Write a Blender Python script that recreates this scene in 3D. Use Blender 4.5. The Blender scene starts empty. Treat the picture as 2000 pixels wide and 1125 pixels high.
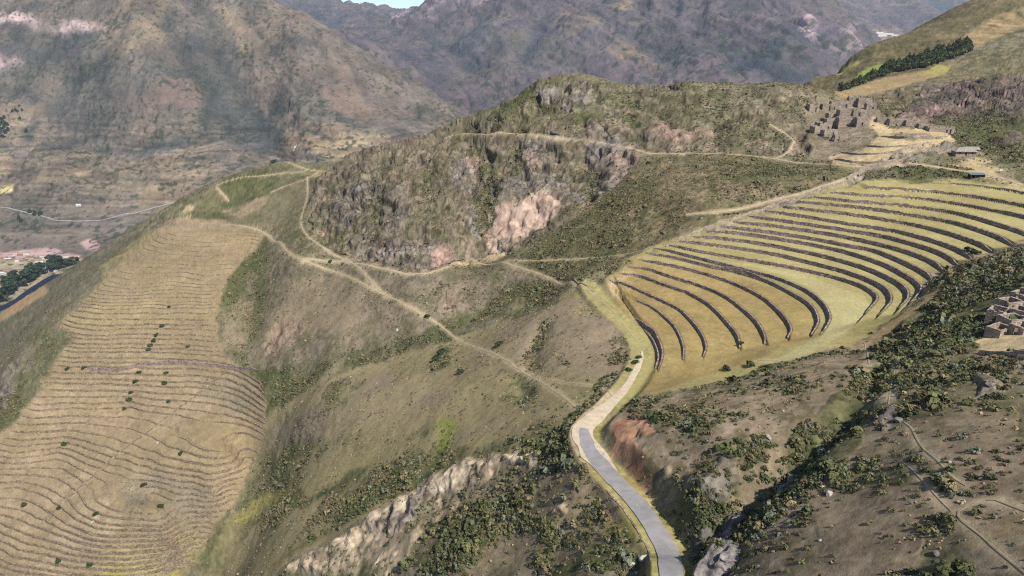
import bpy, math, random
import numpy as np
random.seed(7)
rng = np.random.default_rng(11)

# ------------------------------------------------------------------ camera, world, sun, exposure
CZ = 600.0                      # camera height above the valley floor
PITCH = math.radians(19.0)
FPX = 1350.0                    # focal length in photo pixels (2000 px wide)
SC = bpy.context.scene
cam_data = bpy.data.cameras.new("camera")
cam_data.sensor_width = 36.0
cam_data.lens = 36.0 * FPX / 2000.0
cam_data.clip_start = 1.0
cam_data.clip_end = 40000.0
cam = bpy.data.objects.new("camera", cam_data)
SC.collection.objects.link(cam)
cam.location = (0, 0, CZ)
cam.rotation_euler = (math.pi / 2 - PITCH, 0, 0)
SC.camera = cam

SUN_EL = math.radians(50.0)
SUN_DIR = np.array([0.62, -0.78]); SUN_DIR /= np.linalg.norm(SUN_DIR)
world = bpy.data.worlds.new("World")
SC.world = world
world.use_nodes = True
wn = world.node_tree.nodes; wl = world.node_tree.links
sky = wn.new("ShaderNodeTexSky")
sky.sky_type = 'NISHITA'
sky.sun_disc = False
sky.sun_elevation = SUN_EL
sky.sun_rotation = math.atan2(SUN_DIR[0], SUN_DIR[1])
sky.altitude = 3000.0
sky.air_density = 1.0
sky.dust_density = 0.3
cl_tc = wn.new("ShaderNodeTexCoord")
cl_mp = wn.new("ShaderNodeMapping"); cl_mp.inputs["Scale"].default_value = (5.0, 5.0, 16.0)
cl_mp.inputs["Location"].default_value = (0.4, 0.2, 0.3)
cl_n = wn.new("ShaderNodeTexNoise"); cl_n.inputs["Scale"].default_value = 3.0; cl_n.inputs["Detail"].default_value = 6.0
cl_r = wn.new("ShaderNodeValToRGB")
cl_r.color_ramp.elements[0].position = 0.64; cl_r.color_ramp.elements[0].color = (0, 0, 0, 1)
cl_r.color_ramp.elements[1].position = 0.78; cl_r.color_ramp.elements[1].color = (0.7, 0.7, 0.7, 1)
cl_m = wn.new("ShaderNodeMixRGB"); cl_m.inputs[2].default_value = (9.0, 9.6, 10.4, 1)
wl.new(cl_tc.outputs["Generated"], cl_mp.inputs["Vector"])
wl.new(cl_mp.outputs["Vector"], cl_n.inputs["Vector"])
wl.new(cl_n.outputs["Fac"], cl_r.inputs["Fac"])
wl.new(cl_r.outputs["Color"], cl_m.inputs[0])
wl.new(sky.outputs["Color"], cl_m.inputs[1])
wl.new(cl_m.outputs["Color"], wn["Background"].inputs["Color"])
wn["Background"].inputs["Strength"].default_value = 0.085

sun_data = bpy.data.lights.new("sun", 'SUN')
sun_data.energy = 4.9
sun_data.angle = math.radians(0.5)
sun_data.color = (1.0, 0.96, 0.90)
sun = bpy.data.objects.new("sun", sun_data)
SC.collection.objects.link(sun)
from mathutils import Vector
_sd = Vector((SUN_DIR[0] * math.cos(SUN_EL), SUN_DIR[1] * math.cos(SUN_EL), math.sin(SUN_EL)))
sun.rotation_euler = _sd.to_track_quat('Z', 'Y').to_euler()

SC.view_settings.view_transform = 'Standard'
SC.view_settings.look = 'None'
SC.view_settings.exposure = 0.95
SC.view_settings.gamma = 1.0
SC.render.film_transparent = False
SC.cycles.use_denoising = False
SC.cycles.filter_width = 1.2
SC.cycles.max_bounces = 4
SC.cycles.diffuse_bounces = 2
SC.cycles.volume_bounces = 0

# ------------------------------------------------------------------ numpy noise
def _h(ix, iy, seed):
    h = (ix.astype(np.int64) * 374761393 + iy.astype(np.int64) * 668265263 + seed * 974634777) & 0xffffffff
    h = ((h ^ (h >> 13)) * 1274126177) & 0xffffffff
    h = h ^ (h >> 16)
    return (h & 0xffff).astype(np.float32) / 32767.5 - 1.0
def vn(x, y, seed=0):
    x0 = np.floor(x); y0 = np.floor(y)
    fx = (x - x0).astype(np.float32); fy = (y - y0).astype(np.float32)
    ix = x0.astype(np.int64); iy = y0.astype(np.int64)
    fx = fx * fx * (3 - 2 * fx); fy = fy * fy * (3 - 2 * fy)
    a = _h(ix, iy, seed); b = _h(ix + 1, iy, seed); c = _h(ix, iy + 1, seed); d = _h(ix + 1, iy + 1, seed)
    return (a + (b - a) * fx) * (1 - fy) + (c + (d - c) * fx) * fy
def fbm(x, y, scale, octv, seed=0, gain=0.5):
    s = 0; amp = 1.0; tot = 0; f = 1.0 / scale
    for o in range(octv):
        cs, sn = math.cos(o * 1.1 + seed), math.sin(o * 1.1 + seed)
        s = s + amp * vn((x * cs + y * sn) * f + 17.3 * o, (-x * sn + y * cs) * f - 9.1 * o, seed * 31 + o)
        tot += amp; amp *= gain; f *= 2.03
    return s / tot
def _h3(ix, iy, iz, seed):
    h = ix * np.uint32(374761393) + iy * np.uint32(668265263) + iz * np.uint32(2147483647 & 1274126177) + np.uint32((seed * 974634777) & 0xffffffff)
    h = (h ^ (h >> np.uint32(13))) * np.uint32(1274126177)
    h = (h ^ (h >> np.uint32(15))) * np.uint32(2246822519)
    h ^= h >> np.uint32(16)
    return (h & np.uint32(0xffff)).astype(np.float32) * np.float32(1 / 32767.5) - np.float32(1)
def vn3(x, y, z, seed=0):
    r = []
    for c in (x, y, z):
        c0 = np.floor(c); f = (c - c0).astype(np.float32)
        r.append((c0.astype(np.int64).astype(np.uint32), f * f * (3 - 2 * f)))
    (ix, fx), (iy, fy), (iz, fz) = r
    one = np.uint32(1); out = 0
    for dz in (0, 1):
        a = _h3(ix, iy, iz + one * np.uint32(dz), seed); b = _h3(ix + one, iy, iz + one * np.uint32(dz), seed)
        c = _h3(ix, iy + one, iz + one * np.uint32(dz), seed); d = _h3(ix + one, iy + one, iz + one * np.uint32(dz), seed)
        s = (a + (b - a) * fx) * (1 - fy) + (c + (d - c) * fx) * fy
        out = out + s * (fz if dz else 1 - fz)
    return out
def fbm3(x, y, z, scale, octv, seed=0, gain=0.55, ridge=False):
    s = 0; amp = 1.0; tot = 0; f = 1.0 / scale
    for o in range(octv):
        cs, sn = math.cos(o * 1.3 + seed), math.sin(o * 1.3 + seed)
        n = vn3((x * cs + y * sn) * f + 11.1 * o, (-x * sn + y * cs) * f + 5.7 * o, z * f + 3.9 * o, seed * 13 + o)
        if ridge: n = 1 - 2 * np.abs(n)
        s = s + amp * n; tot += amp; amp *= gain; f *= 2.03
    return s / tot
def ridged(x, y, scale, octv, seed=0, gain=0.5, rot=True):
    s = 0; amp = 1.0; tot = 0; f = 1.0 / scale
    for o in range(octv):
        r = (o * 1.1 + seed) if rot else 0.0
        cs, sn = math.cos(r), math.sin(r)
        n = 1 - np.abs(vn((x * cs + y * sn) * f + 7.7 * o, (-x * sn + y * cs) * f + 3.3 * o, seed * 57 + o)) * 2
        s = s + amp * n; tot += amp; amp *= gain; f *= 2.07
    return s / tot
def sstep(a, b, x):
    t = np.clip((x - a) / (b - a), 0, 1)
    return t * t * (3 - 2 * t)
def lin(c):
    c = np.array(c, dtype=np.float64) / 255.0
    return np.where(c <= 0.04045, c / 12.92, ((c + 0.055) / 1.055) ** 2.4)

# ------------------------------------------------------------------ pixel ray -> direction (for laying out the map)
CP, SP = math.cos(PITCH), math.sin(PITCH)
def ray(px, py):
    u = (np.asarray(px, float) - 1000.0) / FPX
    v = (562.5 - np.asarray(py, float)) / FPX
    dy = CP + SP * v
    dz = -SP + CP * v
    return u / dy, dz / dy          # a = x/y , q = z/y

# ------------------------------------------------------------------ survey points of the land
# (photo x, photo y, height relative to the camera)
PZ = """
1160 560 -118.5;1205 605 -119.5;1245 660 -120.5;1255 700 -120.5;1225 750 -119.5;1180 795 -118;1140 840 -117;1165 890 -116.5;1215 945 -116;1265 1000 -115.5;1305 1060 -115;1318 1120 -115
1110 552 -123;1060 537 -130;960 512 -140;900 512 -142;842 535 -143;800 538 -145;700 513 -147;590 508 -152;545 475 -154;500 445 -155;400 437 -157;330 440 -160
640 524 -156;760 580 -155;600 600 -178;500 600 -190;650 680 -183;560 700 -200;480 560 -182;450 640 -200;700 600 -164;800 560 -147;900 570 -148;1000 560 -140
1080 585 -134;1000 600 -146;940 625 -156;870 655 -163;780 675 -174;700 705 -187;600 730 -202;530 755 -216;500 830 -238;480 900 -253;450 980 -266;400 1060 -283;350 1125 -298
1150 650 -123.5;1050 620 -132;950 660 -150;1050 720 -135;900 720 -155;1150 760 -123;1000 800 -140;850 800 -161;700 780 -184;600 800 -206;620 880 -209;750 880 -181;880 880 -157;1000 860 -137;560 980 -228;700 960 -190;640 1040 -202;520 1060 -238;480 1125 -252
560 1110 -216;700 1010 -186;850 935 -161;1050 885 -130
720 1060 -186;720 1110 -186;880 1000 -159;1000 960 -141;1000 1060 -143;900 1100 -154;1130 950 -120;1200 1040 -119.5;1150 1110 -124;1270 1090 -117;1100 1050 -131;1060 900 -129;1110 880 -121
300 450 -163;520 455 -157;450 480 -164;300 480 -166;280 500 -170;500 490 -168;430 560 -181;350 540 -177;230 560 -181;160 590 -190;150 620 -197;300 640 -201;430 640 -200;250 720 -221;120 720 -222;420 720 -219;450 760 -228
53 801 -240;142 800 -240;242 796 -240;331 810 -240;391 849 -241;440 878 -243;0 842 -250;107 849 -250;185 860 -250;249 876 -250;320 915 -253;377 945 -257;425 960 -259;0 892 -259;107 890 -259;195 920 -259;300 972 -264;390 1000 -268
0 970 -272;36 967 -272;107 1004 -272;199 1045 -272;330 1060 -277;0 1050 -285;100 1085 -285;200 1112 -287;0 1125 -297
290 455 -165;230 520 -175;100 660 -210;50 740 -230;0 820 -250
180 520 -205;120 560 -225;60 620 -255;0 700 -290;270 470 -175;150 515 -222;90 555 -250;0 612 -290
0 560 -560;100 520 -560;0 480 -560;100 490 -560;0 440 -520;200 440 -520;330 420 -500;0 380 -470;150 500 -560
1290 835 -105;1200 870 -114;1250 900 -110;1300 960 -111.5;1400 850 -98;1400 770 -103;1500 800 -96;1350 1000 -108;1600 760 -92;1600 700 -98;1700 720 -90;1800 640 -86;1750 750 -85;1650 850 -88;1550 880 -95;1500 960 -101;1430 1040 -106;1350 1100 -113
1560 940 -93;1480 1040 -97;1400 1110 -103;1380 1060 -101;1650 950 -87;1700 850 -85;1800 800 -80;1900 740 -78;1960 650 -78;1930 680 -79;1990 600 -76;2000 690 -76;1900 600 -82;1960 540 -78;2000 500 -74;1850 540 -86;1790 600 -91
1600 1000 -89;1700 1000 -83;1850 900 -75;1950 1000 -72;1800 1100 -78;1600 1110 -88;1500 1110 -95;2000 850 -71;2000 1120 -69
1850 600 -88;1700 680 -100;1500 715 -108;1240 775 -115;1500 690 -108;1400 730 -113;1300 730 -118
"""
# (photo x, photo y, distance ahead)
PF = """
0 300 2600;200 300 2600;400 300 2550;550 290 2500;700 270 2450;0 200 2900;120 200 2880;250 200 2750;400 200 2800;530 200 2850;600 200 2750;750 220 2800;850 225 2900;0 100 3150;100 100 3120;250 100 2980;400 100 3050;600 100 3000;900 215 3100;780 150 3200;700 100 3300;620 50 3350;520 5 3400;0 0 3500;200 0 3350;400 0 3350;0 -120 3900;300 -120 3700;450 -60 3500;100 350 2350;300 350 2300
900 200 4500;800 150 4800;750 120 5300;1000 140 4700;900 100 5300;1100 100 5000;1100 30 5500;1100 -80 6200;900 30 6300;900 -60 7000;1300 130 4400;1300 60 4800;1300 -60 5500;1500 150 3900;1500 50 4500;1500 -60 5200;1590 140 3850;1640 110 4000;1685 112 4300;1640 30 5500;1600 0 5500;790 42 7500;862 14 7200;830 30 7300;700 110 4400
1720 80 6500;1760 65 6700;1700 30 7500;1800 30 7800;1850 5 8500;1700 105 5800;1900 -20 9000;1990 -60 9500
600 40 8000;680 60 7500;700 20 9500;640 -8 9500;780 44 9500;560 -20 9000
1570 167 900;1600 158 905;1625 151 915;1640 146 925;1680 123 960;1640 160 860;1700 130 900;1640 138 1000;1720 97 1080;1800 52 1150;1900 2 1250;2000 -50 1280;1650 165 780;1700 160 800;1800 130 850;1900 80 950;2000 40 1050;1750 110 950;1600 182 690;1700 190 650;1800 200 620;1900 200 600;2000 200 560;1900 260 500;2000 300 445;1950 240 510;1960 320 430;1850 150 760;2000 120 800
1600 235 560;1650 215 570;1640 270 515;1700 230 535;1740 270 490;1800 270 470;1850 280 462;1700 300 455;1620 310 480;1880 305 432;1760 325 430;1680 330 442;1800 340 416;1950 320 415;1990 345 390
1100 145 650;1050 160 655;1000 195 660;940 225 660;905 230 665;850 255 680;800 275 700;740 290 710;690 305 720;1160 150 650;1200 170 640;1280 170 630;1350 165 620;1420 175 610;1470 180 600;1540 170 600;1590 178 600
1100 200 610;1000 230 610;1200 220 590;1300 220 580;1400 230 560;1500 230 550;1550 260 530;900 300 600;800 330 600;700 350 600;1000 300 570;1100 290 560;1200 290 545;1300 300 520;1450 302 500;1560 318 480;1000 350 540;900 370 550;800 400 540;700 420 560;650 380 610;640 450 560;1060 385 505;1100 350 530;960 400 515;1030 470 478;970 480 478;940 440 495;880 460 490;830 500 460;1150 400 480;1100 450 450;1200 350 500;1300 360 450;1400 360 430;1500 350 420;1600 345 415;1200 440 420;1300 420 405;1400 400 395;1500 385 400;1590 370 402;1150 500 400;1250 480 385;1100 520 400;1000 500 440
560 315 760;500 330 750;430 360 730;380 410 690;640 335 720;600 360 690;560 400 660;500 400 680;600 420 600;520 420 650;450 400 700
"""
# (x/y ratio, distance ahead, height relative to the camera): land the photo does not show, just beside or behind it
PW = """
0.45 1150 -95;0.5 1250 -50;0.56 1320 -10;0.42 1000 -110
-0.5 1100 -400;-0.3 1100 -380;0 1100 -350;0.2 1100 -330;-0.5 1700 -540;-0.25 1600 -520;0 1600 -510;0.2 1600 -490;-0.1 2200 -530;0.1 2300 -520;0.05 3200 -430;0.2 3300 -440;-0.7 1000 -450;-0.85 1000 -480;-0.7 1300 -560;-0.9 1300 -560
0.35 900 -190;0.4 1300 -380;0.4 2000 -500;0.4 3000 -470;0.3 3000 -470;0.3 1300 -380;0.25 800 -150;0.1 850 -170;-0.1 900 -200;-0.25 900 -230;-0.4 950 -290
0.5 1600 -250;0.75 1900 -100;0.55 2500 -450;0.75 3000 -400;0.55 4200 -380;0.6 5200 -300;0.75 5200 -250
1.15 60 -60;1.15 120 -58;1.15 200 -52;1.15 350 -45;1.15 600 30;1.15 1000 160;0.9 50 -64;0.9 700 -5
-1.15 300 -390;-1.15 450 -370;-1.15 700 -430;-1.15 1000 -520;-1.15 1500 -560;-1.15 2500 -450;-1.15 3000 -100;-1.15 3600 200;-1.0 250 -390;-0.9 180 -340
0 100 -125;0 60 -115;0 45 -110;-0.5 150 -270;-0.5 80 -240;0.5 60 -84;0.3 80 -100;0.3 50 -90;-1.15 60 -260;-1.15 150 -330;1.15 45 -58
-0.45 4600 -350;-0.35 5500 -250;-0.2 4100 -420;-0.45 7000 200;-0.6 9500 700;-1.1 9000 600;-1.1 5500 100;0 10400 300;-0.15 10400 150;0.5 10400 900;0.25 10400 900;1.1 9000 500;1.1 4500 -100;1.1 2200 60
"""
# terrace walls of the amphitheatre, lowest first: polylines along each wall in the photo
AMPH = """
1258 641;1277 668;1285 698;1280 719
1241 617;1261 634;1277 648;1287 668;1293 687;1291 705;1286 719
1245 587;1275 602;1298 620;1318 641;1328 660;1334 679;1334 702
1186 545;1223 557;1259 573;1300 592;1328 607;1353 632;1371 657;1378 679;1373 696
1211 533;1250 540;1289 554;1328 567;1346 574;1385 597;1417 629;1439 657;1445 679
1226 520;1268 527;1300 538;1364 558;1414 579;1449 604;1478 632;1492 657;1493 670
1246 506;1300 517;1353 529;1424 551;1471 572;1503 593;1528 618;1544 643;1538 659
1260 493;1325 506;1378 519;1442 533;1499 551;1549 576;1584 600;1597 629;1584 654
1276 484;1300 489;1364 505;1442 524;1513 543;1570 566;1605 592;1620 620;1613 640;1602 652
1305 478;1364 491;1417 500;1478 511;1549 524;1620 540;1677 558;1705 574;1712 586;1702 600;1690 612
1327 470;1371 476;1442 485;1513 497;1584 514;1655 533;1709 554;1734 572;1739 590;1728 605;1716 615
1350 461;1407 466;1478 475;1549 488;1620 504;1691 525;1744 549;1769 568;1771 586;1755 602
1378 451;1442 456;1513 466;1584 478;1655 494;1727 518;1776 544;1796 561;1794 576;1776 593
1405 442;1442 446;1513 455;1584 466;1655 480;1709 491;1762 512;1805 534;1825 552
1433 432;1460 436;1531 444;1620 458;1691 472;1762 490;1815 510;1845 530
1460 421;1478 424;1567 437;1655 450;1727 463;1798 482;1844 499;1872 518
1492 411;1584 425;1655 437;1744 451;1815 469;1869 488;1897 504
1522 401;1549 406;1655 418;1762 435;1833 451;1904 474;1936 490
1555 392;1584 396;1691 407;1798 423;1869 437;1940 460;1978 478
1590 384;1655 392;1762 401;1869 417;1958 442;2000 456;2040 472
1622 375;1691 381;1780 386;1870 398;1950 413;2000 424;2040 436
1655 364;1730 368;1820 374;1900 384;1960 394;2000 402;2040 412
1800 354;1880 360;1940 367;2000 377;2040 387
"""
def parse(s):
    return [[float(t) for t in p.split()] for line in s.strip().splitlines() for p in line.split(';') if p.strip()]
AMPH_L = [[[float(t) for t in p.split()] for p in line.split(';')] for line in AMPH.strip().splitlines()]
AMPH_Z = [-119.6, -118.2, -116.6] + [-115.0 + 2.2 * i for i in range(len(AMPH_L) - 3)]

ctrl = []
for x, y, z in parse(PZ):
    a, q = ray(x, y); ctrl.append((a, math.log(z / q), q))
for x, y, f in parse(PF):
    a, q = ray(x, y); ctrl.append((a, math.log(f), q))
for a, f, z in parse(PW):
    ctrl.append((a, math.log(f), z / f))
for line, z in zip(AMPH_L, AMPH_Z):
    n = len(line)
    for i in sorted({0, n // 4, n // 2, (3 * n) // 4, n - 1}):
        a, q = ray(*line[i]); ctrl.append((a, math.log(z / q), q))
ctrl = np.array(ctrl)
# merge near-duplicates
keep = []
for i, c in enumerate(ctrl):
    if all((c[0] - ctrl[j, 0]) ** 2 + (c[1] - ctrl[j, 1]) ** 2 > 0.006 ** 2 for j in keep): keep.append(i)
ctrl = ctrl[keep]
A, B, Qv = ctrl.T
def tps(r2): return 0.5 * r2 * np.log(r2 + 1e-12)
n = len(ctrl)
M = np.zeros((n + 3, n + 3))
M[:n, :n] = tps((A[:, None] - A) ** 2 + (B[:, None] - B) ** 2) + np.eye(n) * 1e-5
M[:n, n] = 1; M[:n, n + 1] = A; M[:n, n + 2] = B
M[n:, :n] = M[:n, n:].T
sol = np.linalg.solve(M, np.concatenate([Qv, [0, 0, 0]]))
A0, A1 = -1.12, 1.12
B0, B1 = math.log(45.0), math.log(10500.0)
NAc, NBc = 240, 900
ga = np.linspace(A0, A1, NAc); gb = np.linspace(B0, B1, NBc)
QG = np.zeros((NAc, NBc))
for i in range(NAc):
    QG[i] = tps((ga[i] - A)[:, None] ** 2 + (gb[None, :] - B[:, None]) ** 2).T @ sol[:n] + sol[n] + sol[n + 1] * ga[i] + sol[n + 2] * gb
DB = gb[1] - gb[0]; DA = ga[1] - ga[0]

def bmax_near(a):
    return math.log(1000.0) if a < 0.36 else math.log(1345.0)
def hit(px, py, layer='N'):
    """first point of the smooth land along a line of sight, kept within one range of hills"""
    a, q = ray(px, py); a = float(a); q = float(q)
    ia = min(max((a - A0) / DA, 0), NAc - 1.001); i0 = int(ia); t = ia - i0
    col = QG[i0] * (1 - t) + QG[i0 + 1] * t
    if layer == 'N': j0, j1 = 0, int((bmax_near(a) - B0) / DB)
    elif layer == 'M': j0, j1 = int((math.log(1250) - B0) / DB), int((math.log(3640) - B0) / DB)
    else: j0, j1 = int((math.log(3640) - B0) / DB), NBc - 1
    seg = col[j0:j1 + 1]
    if layer == 'N':
        over = np.nonzero(seg >= q)[0]
        if len(over) == 0:
            j = int(np.argmax(seg)); return a, B0 + (j0 + j) * DB
        j = over[0]
    else:
        over = np.nonzero(seg >= q)[0]
        if len(over) == 0:
            j = int(np.argmax(seg)); return a, B0 + (j0 + j) * DB
        j = over[0]
    if j == 0: return a, B0 + j0 * DB
    f = (q - seg[j - 1]) / max(seg[j] - seg[j - 1], 1e-9)
    return a, B0 + (j0 + j - 1 + f) * DB

# ------------------------------------------------------------------ kinds of ground: two colours, patch size (m), shrub density, roughness (m), speckle
TY = {
 'brush':    ((134,124,102),(104,99,74), 12, .020, 1.2, .20),
 'brushbr':  ((138,122,106),(108,102,78), 11, .016, 1.0, .20),
 'spur':     ((128,118,92),(106,102,76), 30, .010, 1.0, .14),
 'hill':     ((144,127,110),(106,99,78), 10, .020, 3.4, .28),
 'rockg':    ((148,137,128),(108,101,94), 9, .004, 5.0, .32),
 'rockp':    ((178,150,134),(150,126,112), 9, .0015, 4.2, .24),
 'rockdk':   ((132,114,106),(84,78,70), 10, .018, 4.0, .32),  # rock of the shaded band, its shade put into the colour
 'cliff':    ((198,170,150),(170,146,128), 10, 0, 3.0, .20),
 'green':    ((98,100,66),(78,84,54), 12, .080, 1.3, .22),
 'greenbr':  ((132,116,90),(102,96,70), 10, .034, 1.6, .22),
 'dry':      ((154,139,106),(138,126,92), 35, .003, .7, .08),
 'drygr':    ((150,133,108),(134,120,98), 25, .002, .6, .09),
 'olive':    ((150,138,96),(136,124,90), 30, .003, .6, .08),
 'scarp':    ((216,196,166),(160,140,116), 8, .003, 3.0, .30),
 'terr':     ((154,136,106),(136,120,92), 26, .0006, .35, .12),
 'terry':    ((158,141,106),(142,126,94), 22, .0004, .3, .12),
 'terrg':    ((144,133,110),(128,118,98), 20, .002, .45, .14),
 'terrp':    ((162,144,116),(146,127,102), 24, .0012, .4, .16),
 'ggreen':   ((122,114,94),(102,98,78), 20, .010, 1.0, .18),
 'orange':   ((178,150,114),(160,134,100), 40, 0, .3, .10),
 'stripey':  ((156,142,102),(134,122,86), 14, .001, .4, .16),
 'ampg':     ((172,160,108),(152,140,92), 24, 0, .12, .07),
 'ampb':     ((164,144,94),(142,122,80), 22, 0, .15, .09),
 'ampf':     ((182,172,124),(168,156,110), 30, 0, .08, .06),
 'verge':    ((182,170,122),(162,152,100), 12, 0, .15, .08),
 'lime':     ((148,154,78),(130,138,68), 14, .004, .4, .10),
 'ylime':    ((164,154,92),(150,138,84), 14, .004, .4, .12),
 'dirt':     ((206,184,148),(190,166,132), 8, 0, .10, .10),
 'sand':     ((198,178,138),(174,154,116), 8, .001, .5, .14),
 'ruin':     ((146,130,110),(122,110,92), 8, .006, .8, .18),
 'redcut':   ((188,148,116),(150,112,88), 7, .001, 2.0, .20),
 'tan':      ((164,140,104),(148,128,92), 30, .002, .6, .12),
 'brushur':  ((122,108,80),(84,80,54), 26, .010, 1.4, .20),
 'field':    ((128,146,74),(112,132,64), 40, 0, .2, .06),
 'yfield':   ((172,164,90),(150,142,82), 30, 0, .2, .10),
 'dryr':     ((156,138,114),(136,119,98), 10, .022, .7, .18),
 'brownr':   ((148,130,110),(124,112,86), 12, .070, .9, .20),
 'bushr':    ((116,110,80),(88,90,60), 9, .36, 1.3, .24),
 # wide scale grounds beyond the valley
 'mtn':      ((124,112,100),(86,84,78), 90, 0, 1, .20),
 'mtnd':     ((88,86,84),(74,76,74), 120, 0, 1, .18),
 'mtnr':     ((130,112,98),(112,98,88), 120, 0, 1, .16),
 'mtnt':     ((148,130,106),(130,114,96), 90, 0, 1, .14),
 'mtnf':     ((138,122,102),(114,104,88), 70, 0, .3, .20),
 'mtnc':     ((200,178,172),(160,138,134), 40, 0, 1.6, .20),
 'mtnp':     ((190,160,152),(168,140,134), 70, 0, .4, .12),
 'mtny':     ((206,188,132),(196,178,124), 60, 0, .1, .08),
 'flat':     ((170,154,124),(142,134,112), 60, 0, .1, .18),
 'bank':     ((122,110,98),(104,98,88), 60, 0, .2, .12),
 'far':      ((112,98,96),(76,73,80), 200, 0, 1, .20),
 'fart':     ((144,126,102),(124,110,94), 200, 0, 1, .14),
 'farc':     ((186,160,160),(130,118,124), 120, 0, 2.0, .24),
 'fard':     ((74,76,84),(64,70,78), 260, 0, 1, .16),
 'farg':     ((100,94,80),(84,84,76), 200, 0, 1, .14),
}
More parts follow.
